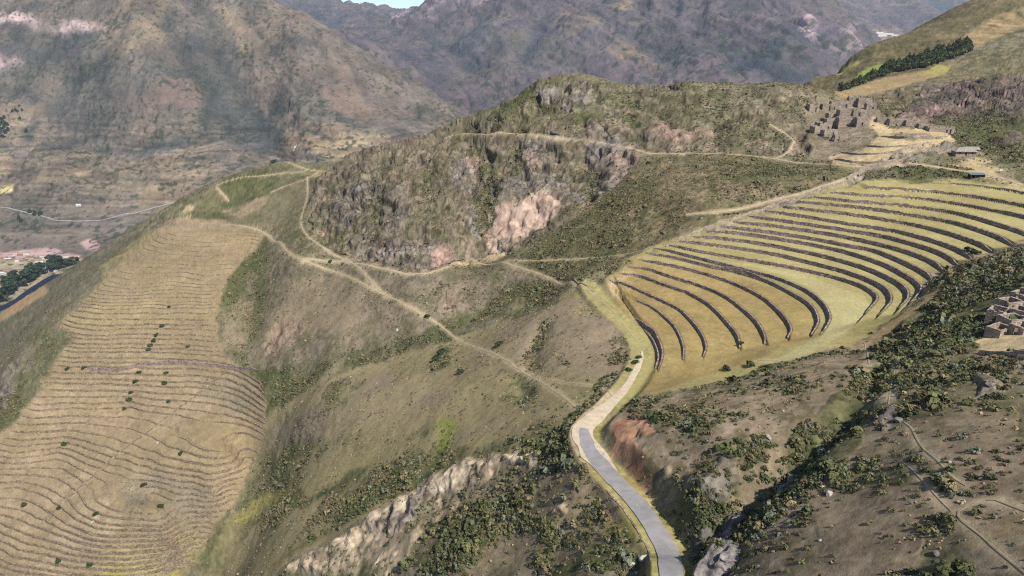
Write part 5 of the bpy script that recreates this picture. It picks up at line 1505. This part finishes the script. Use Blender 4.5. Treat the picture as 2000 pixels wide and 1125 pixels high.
LT = [(28,232,"small dark tree above the clump at the left edge, left of its pair"),(33,228,"taller dark tree of the loose group above the left-edge clump"),(38,233,"dark tree at the right of the loose group above the left-edge clump"),(41,222,"topmost dark tree of the loose group on the far mountainside"),(46,229,"rightmost dark tree of the loose group on the far mountainside"),(55,270,"lone dark tree right of the left-edge clump"),(42,244,"dark flat tree between the loose group and the lone tree"),
      (38,430,"dark tree beside the valley road at the far left"),(42,436,"dark tree just below the valley road tree at the far left"),(60,420,"dark tree in the right group by the valley road"),(70,424,"second dark tree in the right group by the valley road"),(80,425,"last dark tree in the right group by the valley road")]
ft = far_t[0]; f1 = True
for (px, py) in VT:
    x, y, z = place(px, py, 'M')
    if f1: ft.location = (x, y, z); f1 = False
    else: copy_tree(ft, (x, y, z), random.uniform(0, 6), (1.2, 1.2, random.uniform(.8, 1.2)))
for (px, py, lab) in LT:
    x, y, z = place(px, py, 'M'); r = copy_tree(ft, (x, y, z), random.uniform(0, 6), random.uniform(.7, 1.0), lab); r["group"] = "scattered dark trees of the far valley side"

# ------------------------------------------------------------------ ruins and houses
M_SOIL = noisy("shaded_soil", (96, 86, 68), (126, 114, 90), .8, .4, .05)
def ruin_house(name, px, py, w, d, h, rot, label, group, doors=((0, .5),), gable=0.0, lay='N', yoff=0.0, mat=None):
    """roofless stone house: four thick walls with real openings"""
    x, y = at(px, py, lay); mat = mat or M_RUIN
    T = .9 if py < 400 else .6
    c, s = math.cos(rot), math.sin(rot)
    cs = [(x + (u * w * c - v * d * s) / 2, y + (u * w * s + v * d * c) / 2) for u in (-1, 1) for v in (-1, 1)]
    zs_ = sample_z([p[0] for p in cs], [p[1] for p in cs]); z0 = float(np.median(zs_)) + CZ; zl = float(min(zs_)) + CZ - z0 - .6
    e = empty(name, (x, y, z0), rot); tag(e, label, "ruin", group, "thing")
    def side(x0, x1, y0, y1, along_x, openings, hh, gb):
        b = MB(); L0, L1 = (x0, x1) if along_x else (y0, y1); cuts = [L0]
        for o in sorted(openings):
            m = L0 + (L1 - L0) * o; cuts += [m - .55, m + .55]
        cuts.append(L1)
        n = len(cuts) - 1
        for k in range(n):
            a, q = cuts[k], cuts[k + 1]; zb = zl if k % 2 == 0 else min(1.9, hh * .65)
            if k % 2 == 1:
                zb0 = zb
                if hh - zb0 < .3: continue
                zb = zb0
                if along_x: b.box(a, q, y0 + .003, y1 - .003, zb, hh - random.uniform(.0, .3), .0)
                else: b.box(x0 + .003, x1 - .003, a, q, zb, hh - random.uniform(.0, .3), .0)
                continue
            m = max(1, int((q - a) / 1.6))
            for i in range(m):
                u0, u1 = a + (q - a) * i / m, a + (q - a) * (i + 1) / m
                mid = ((u0 + u1) / 2 - L0) / (L1 - L0)
                top = hh + (gb * (1 - abs(mid - .5) * 2) if gb else 0) - random.uniform(0, .45) * (1 if random.random() < .6 else 2) * (.45 if py > 400 else 1)
                if along_x: b.box(u0, u1, y0, y1, zb, top)
                else: b.box(x0, x1, u0, u1, zb, top)
        return b
    for (nm, bb) in (("wall", side(-w / 2, w / 2, -d / 2, -d / 2 + T, True, [o for f, o in doors if f == 0], h, 0)),
                     ("wall", side(-w / 2, w / 2, d / 2 - T, d / 2, True, [], h * 1.02, 0)),
                     ("wall", side(-w / 2, -w / 2 + T, -d / 2 + T, d / 2 - T, False, [o for f, o in doors if f == 1], h * .99, gable)),
                     ("wall", side(w / 2 - T, w / 2, -d / 2 + T, d / 2 - T, False, [], h * .97, gable))):
        bb.build(nm, mat, e)
    f = MB(); f.box(-w / 2 + T, w / 2 - T, -d / 2 + T, d / 2 - T, zl, .12, 0); f.build("floor", M_DIRT if py < 400 else M_SOIL, e)
    return e
HT = "roofless stone houses of the hilltop ruins"
RU = [
 (1586, 214, 7, 5, 3.2, .15, "small gabled stone hut standing alone at the left of the hilltop ruins", 1.4),
 (1614, 212, 7, 5, 3.0, -.1, "low broken house between the lone gabled hut and the tall upper ruins", 0),
 (1632, 210, 8, 5, 4.4, -.1, "upper ruin with a deep dark opening on its left side", 0),
 (1650, 207, 8, 6, 3.6, -.1, "upper middle house of the hilltop ruins, left of the broad wall", 0),
 (1668, 204, 9, 6, 4.4, -.15, "broad pale upper house at the top centre of the ruins", 1.2),
 (1686, 207, 9, 6, 4.6, -.15, "upper house right of the top centre one, with a notch in its wall", 1.2),
 (1699, 213, 6, 5, 3.6, -.2, "uppermost house at the right corner of the hilltop ruins", 0),
 (1653, 232, 12, 7, 5.2, -.1, "tallest broad ruin block beside the deep dark gap", 0),
 (1651, 245, 11, 6, 4.6, -.1, "ruin block directly below the tallest one", 0),
 (1630, 234, 11, 6, 3.6, -.05, "ruin with two long low rooms left of the deep dark gap", 0),
 (1628, 246, 12, 6, 4.0, -.05, "ruin below the two long low rooms, left of the gap", 0),
 (1675, 228, 8, 5, 4.2, -.1, "narrow house with a dark doorway right of the tallest block", 0),
 (1688, 234, 7, 5, 4.6, -.2, "narrow tower-like house above the sandy slope", 0),
 (1681, 244, 7, 5, 4.2, -.1, "narrow tower-like house left of the sandy slope's edge", 0),
 (1607, 252, 9, 6, 3.8, .2, "grey house with sloping walls at the lower left of the ruins", 0),
 (1594, 258, 7, 5, 3.4, .3, "lowest left house of the ruins at the cliff edge", 0),
 (1618, 264, 9, 5, 3.0, .1, "reddish broken house with two dark slots below the left ruins", 0),
 (1640, 272, 8, 5, 2.4, -.1, "low crumbled house in the middle below the ruins", 0),
 (1728, 236, 10, 5, 3.0, -.25, "low house at the left end of the sandy platform row", 0),
 (1756, 240, 14, 6, 3.6, -.12, "long pinkish house with a dark doorway on the sandy platform", 0),
 (1786, 243, 13, 6, 3.8, -.1, "long plain house right of the pinkish one on the platform", 0),
 (1805, 250, 8, 5, 3.0, -.2, "low angled house before the last wall on the platform", 0),
 (1834, 256, 15, 6, 3.4, -.05, "long low enclosure at the right end of the sandy platform", 0),
]
for i, (px, py, w, d, h, rot, lab, gb) in enumerate(RU):
    drs = [(0, random.choice((.3, .5, .7)))] + ([(1, .5)] if i % 2 else []) + ([(0, .85)] if w > 11 else [])
    ruin_house("stone_ruin", px, py, w * 1.15, d * 1.2, h * (1.35 if px < 1700 else 1.15), rot, lab, HT, doors=drs, gable=gb)
HR = "roofless stone houses of the right-hand ruins"
for i, (px, py, w, d, h, rot, lab, gb) in enumerate([
 (1992, 588, 5.5, 4.5, 2.6, .5, "uppermost roofless house of the right-hand ruins at the picture edge", 1.0),
 (1967, 603, 6.5, 5.0, 3.0, .3, "roofless house with a dark diagonal interior in the right-hand ruins", .8),
 (1994, 617, 5.5, 5.0, 2.8, .6, "roofless house at the picture edge, second down in the right-hand ruins", .6),
 (1946, 622, 6.0, 5.0, 3.4, .75, "leftmost tall roofless house of the right-hand ruins", .8),
 (1975, 633, 6.8, 5.2, 3.0, .25, "middle roofless house with two dark openings in the right-hand ruins", .6),
 (1950, 651, 7.5, 4.4, 2.6, .5, "lowest roofless house above the yellow ledge of the right-hand ruins", 0),
 (1995, 646, 6.0, 4.5, 2.6, .4, "roofless house above the yellow ledge at the picture edge", 0)]):
    ruin_house("stone_ruin", px, py, w * .95, d * .95, h * .95, rot, lab, HR, doors=[(0, .35), (0, .75)] if w > 6 else [(0, .5), (1, .5)], gable=gb)
def px_line(pts, step=1.6, lay='N'):
    xy = [at(px, py, lay) for px, py in densify(pts, 12, False)]
    return smooth_line(np.array(xy), step)
WL = [
 ([(1912,688),(1935,694),(1960,697),(1990,699),(2010,700)], 2.2, M_RUIN, "brown retaining wall under the yellow ledge of the right-hand ruins"),
 ([(1300,481),(1340,463),(1400,440),(1440,427),(1500,408),(1560,385),(1610,368),(1655,352)], 1.5, M_RUIN, "long crumbling stone wall running up the left edge of the amphitheatre"),
 ([(1655,350),(1690,334),(1730,322),(1770,312),(1810,303),(1850,292)], 2.6, M_RUIN, "thick grey defensive wall climbing toward the thatched hut"),
 ([(1630,312),(1660,318),(1700,320),(1740,316)], 1.3, M_RUIN, "lowest curved retaining wall below the hilltop ruins"),
 ([(1640,296),(1670,303),(1710,303),(1760,298),(1800,290)], 1.0, M_RUIN, "second retaining wall up on the sandy slope below the ruins"),
 ([(1690,286),(1720,289),(1770,287),(1820,280)], 1.0, M_RUIN, "third retaining wall up on the sandy slope below the ruins"),
 ([(1720,268),(1760,271),(1800,268),(1850,268)], 1.6, M_RUIN, "topmost retaining wall in front of the sandy platform houses"),
 ([(1592,270),(1620,274),(1650,270),(1690,262)], 2.4, M_RUIN, "curved retaining wall under the left block of the hilltop ruins"),
 ([(1606,222),(1640,222),(1690,224)], 1.8, M_RUIN, "retaining wall between the upper and lower rows of the hilltop ruins"),
 ([(441,726),(400,760),(331,811),(290,843),(249,872),(210,905),(171,939),(120,985),(71,1031)], .9, M_WALLL, "straight dark diagonal wall crossing the left-hand terraces"),
 ([(160,722),(230,727),(270,716),(330,710),(400,714),(470,722),(505,725)], 2.4, M_WALL, "long dark grey wall across the middle of the left-hand terraces"),
 ([(1110,548),(1128,555),(1146,562)], .9, M_WALLL, "short low wall beside the end of the dirt road"),
 ([(1830,300),(1860,296),(1895,293)], 2.4, M_RUIN, "tall dark stone wall behind the thatched hut"),
]
for pts, hh, mat, lab in WL:
    P = px_line(pts)
    wall("stone_wall", P, mat, lab, "stone wall", None, hmin=.0, cap=0, thick=.9, front=.35, fixed=hh, probe=(.9, .3))
_k = k0 + 10
_T = np.gradient(R3[:, :2], axis=0); _T /= np.linalg.norm(_T, axis=1)[:, None]
RW = R3[_k:-12, :2] - np.stack([-_T[:, 1], _T[:, 0]], 1)[_k:-12] * 4.6
wall("stone_wall", RW, M_WALL, "curved stone retaining wall under the outer edge of the asphalt road", "stone wall", None, hmin=.3, cap=.15, thick=.7, front=.35, probe=(2.4, .8))
def roofed(name, px, py, w, d, h, rh, rot, label, cat, group, wm, rm, lay='N', hip=False, win=True, over=.5):
    x, y = at(px, py, lay); z = float(sample_z([x], [y])[0]) + CZ
    e = empty(name, (x, y, z), rot); tag(e, label, cat, group, "thing")
    b = MB(); b.box(-w / 2, w / 2, -d / 2, d / 2, -1.5, h); b.build("wall", wm, e)
    r = MB(); W, D = w / 2 + over, d / 2 + over; t = .18; rx = W - (D if hip else 0)
    for s in (-1, 1):
        r.add([(-W, s * D, h - .05), (W, s * D, h - .05), (rx, 0, h + rh), (-rx, 0, h + rh), (-W, s * D, h - .05 - t), (W, s * D, h - .05 - t), (rx, 0, h + rh - t), (-rx, 0, h + rh - t)],
              [(0, 1, 2, 3), (7, 6, 5, 4), (0, 4, 5, 1), (1, 5, 6, 2), (3, 2, 6, 7), (0, 3, 7, 4)])
    if hip:
        for s in (-1, 1): r.add([(s * W, -D, h - .05), (s * W, D, h - .05), (s * rx, 0, h + rh)], [(0, 1, 2)])
    else:
        for s in (-1, 1):
            g_ = MB(); b2 = [(s * (w / 2 - .1), -d / 2 + .1, h), (s * (w / 2 - .1), d / 2 - .1, h), (s * (w / 2 - .1), 0, h + rh * .92)]; g_.add(b2, [(0, 1, 2)])
            g_.build("gable", wm, e)
    r.build("roof", rm, e)
    if win:
        q = MB(); q.box(-.5, .5, -d / 2 - .03, -d / 2 + .05, 0, 2.0); q.build("door", M_DOOR, e)
        for u in (-.3, .3):
            q = MB(); q.box(u * w - .4, u * w + .4, -d / 2 - .03, -d / 2 + .05, 1.1, 2.0); q.build("window", M_DOOR, e)
    return e
roofed("thatched_hut", 1881, 303, 12, 6, 2.6, 2.2, -.08, "stone hut with a grey hipped thatch roof beside the straw-coloured knoll", "hut", None, M_RUIN, M_THATCH, hip=True, over=.9)
roofed("thatched_hut", 1897, 300, 6, 5, 2.2, 1.4, -.08, "small annex with a pale grey roof joined to the right of the hipped hut", "hut", None, M_RUIN, M_THATCH, over=.6)
# open-fronted shed at the head of the terraces
x, y, z = place(1906, 347)
e = empty("open_shed", (x, y, z), -.05); tag(e, "small open shed with a blue-grey roof and dark front above the topmost terrace", "shed", kind="thing")
b = MB(); b.box(-4, 4, 1.2, 1.5, -.6, 2.0); b.box(-4, -3.75, -1.4, 1.2, -.6, 1.9); b.box(3.75, 4, -1.4, 1.2, -.6, 1.9); b.build("wall", M_DOOR, e)  # walls near-black: the shade inside the shed is painted on them
b = MB(); b.add([(-4.5, -2.1, 1.95), (4.5, -2.1, 1.95), (4.5, 1.9, 2.6), (-4.5, 1.9, 2.6), (-4.5, -2.1, 1.8), (4.5, -2.1, 1.8), (4.5, 1.9, 2.45), (-4.5, 1.9, 2.45)], [(0, 1, 2, 3), (7, 6, 5, 4), (0, 4, 5, 1), (1, 5, 6, 2), (2, 6, 7, 3), (3, 7, 4, 0)]); b.build("roof", M_TIN, e)
for u in (-3.8, -1.3, 1.3, 3.8):
    b = MB(); b.box(u - .08, u + .08, -1.9, -1.74, -.6, 1.85); b.build("post", M_BARK, e)
# the small white notice post beside the flat path
x, y, z = place(1954, 338)
e = empty("notice_board", (x, y, z), .1); tag(e, "small white board on two dark posts beside the flat path right of the shed", "sign", kind="thing")
b = MB(); b.box(-.9, .9, -.06, .06, .8, 1.9); b.build("board", M_PLASTER, e)
for u in (-.7, .7):
    b = MB(); b.box(u - .07, u + .07, .07, .2, -.5, 1.7); b.build("post", M_DOOR, e)

# valley village: houses along the river flat
VH = []
rv = random.Random(3)
spots = [(22,500),(32,497),(40,499),(52,497),(8,505),(16,507),(60,503),(72,505),(80,502),(90,505),(98,508),(104,505),(112,507),(120,506),(128,505),(136,504),(146,504),(152,503),(10,545),(20,542),(28,540),(38,541),(44,538),(52,536),(6,536),(16,533),(68,516),(78,514),(90,520),(96,522),(34,512),(44,510)]
styles = [("pale", M_PLASTER), ("tan", M_ADOBE)]
roofs = [("white sheet", M_TINROOF), ("clay tile", M_TILE), ("grey", M_THATCH)]
for i, (px, py) in enumerate(spots):
    wn1, wm = styles[rv.randrange(2)]; rn, rm = roofs[rv.randrange(3)]
    w = rv.uniform(9, 20); d = rv.uniform(7, 10)
    where = "upper edge of the valley village" if py < 504 else ("middle of the valley village" if py < 525 else "lower left of the valley village behind the river trees")
    roofed("village_house", px, py, w, d, rv.uniform(3, 6), rv.uniform(1, 2), rv.uniform(-.3, .3),
           "%s house with %s roof, %s from the left in the %s" % (wn1, rn, ordw(1 + sum(1 for s in spots if s[0] < px and (s[1] < 510) == (py < 510))), "upper village" if py < 510 else "lower village"), "house", "houses of the valley village", wm, rm, lay='M')
roofed("long_hall", 92, 531, 46, 10, 4, 1.5, .05, "long low hall with a pale roof right of the river trees", "building", None, M_PLASTER, M_TINROOF, lay='M')
roofed("long_hall", 48, 545, 40, 14, 5, 2, .1, "long white-roofed hall behind the river trees", "building", None, M_PLASTER, M_TINROOF, lay='M')
roofed("farmhouse", 155, 407, 14, 8, 4, 2, .2, "small white farmhouse among the old fields on the far mountainside", "house", None, M_PLASTER, M_TINROOF, lay='M')
# dark navy strip beside the valley trees
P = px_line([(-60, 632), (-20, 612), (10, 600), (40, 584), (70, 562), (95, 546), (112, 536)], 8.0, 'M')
M_NAVY = noisy("river_water", (26, 34, 54), (36, 44, 64), .1, .2, .1, .9)
o = strip("river", P, 26, M_NAVY, off=.6, across=3, jitter=.1, seed=3)
for pts, wd in [([(0,410),(20,414),(50,420),(80,426),(110,434),(150,434),(200,430),(260,418),(320,406),(370,394),(400,378)], 3.5), ([(-20,527),(40,526),(95,525)], 9)]:
    strip("valley_road", px_line(pts, 10.0, 'M'), wd, M_ROAD, off=1.2, across=3, jitter=.3, seed=8)
# white letter shapes laid on the far slope
def letter(name, px, py, strokes, label, s=1.0):
    x, y = at(px, py, 'M'); b = MB()
    for (x0, z0, x1, z1) in strokes:
        n = 5; A_ = []
        L_ = math.hypot(x1 - x0, z1 - z0); nx, nz = -(z1 - z0) / L_ * 1.5, (x1 - x0) / L_ * 1.5
        for k in range(n + 1):
            t = k / n
            for sg in (-1, 1):
                X_, U = x + (x0 + (x1 - x0) * t + nx * sg) * s, y + (z0 + (z1 - z0) * t + nz * sg) * s * 2.0
                A_.append((X_, U, float(sample_z([X_], [U])[0]) + CZ + 1.4))
        b.add(A_, [(2 * k, 2 * k + 1, 2 * k + 3, 2 * k + 2) for k in range(n)])
    V = np.array(b.V); lo_ = V.copy(); lo_[:, 2] -= 1.2
    nV = len(V); b.V = [tuple(v) for v in V] + [tuple(v) for v in lo_]
    b.F = b.F + [tuple(i + nV for i in reversed(f)) for f in b.F]
    o = b.build(name, M_WHITE, loc=(x, y, float(V[0, 2]))); tag(o, label, "hillside mark", kind="thing")
letter("hillside_letter", 568, 294, [(-6, 8, -1, -8), (-1, -8, 1, 6), (-6, 8, 1, 7)], "white wedge-shaped mark, left of the three white marks on the far slope", .9)
letter("hillside_letter", 572, 293, [(-2, 8, 3, -8), (3, -8, 4, 0)], "white slanted stroke between the other two white marks on the far slope", .9)
letter("hillside_letter", 576, 293, [(-3, 6, 0, -1), (4, 6, -1, -8)], "white Y-shaped mark, right of the three white marks on the far slope", .9)
# far greenhouses
for i, (px, py, w) in enumerate([(1712,76,170),(1728,73,150),(1742,70,120),(1708,84,130),(1718,87,150),(1706,91,110)]):
    nm = ["upper left","upper middle","upper right","middle left","lower right","lowest"][i]
    roofed("greenhouse", px, py, w, 34, 8, 5, .15, "long white greenhouse roof in the far valley, %s of the cluster" % nm, "greenhouse", "white greenhouses in the far valley", M_PLASTER, M_TINROOF, lay='F', win=False, over=1)

# ------------------------------------------------------------------ the air between here and the mountains
hz = MB(); hz.box(-14000, 14000, -1500, 10900, -15, 2600)
HZ = bpy.data.materials.new("air"); HZ.use_nodes = True
hn = HZ.node_tree.nodes; hl = HZ.node_tree.links; hn.remove(hn["Principled BSDF"])
pv = hn.new("ShaderNodeVolumePrincipled"); pv.inputs["Color"].default_value = (.74, .84, 1.0, 1); pv.inputs["Density"].default_value = 3.4e-5
pv.inputs["Anisotropy"].default_value = .2
hl.new(pv.outputs["Volume"], hn["Material Output"].inputs["Volume"])
o = hz.build("haze", HZ); o["kind"] = "stuff"
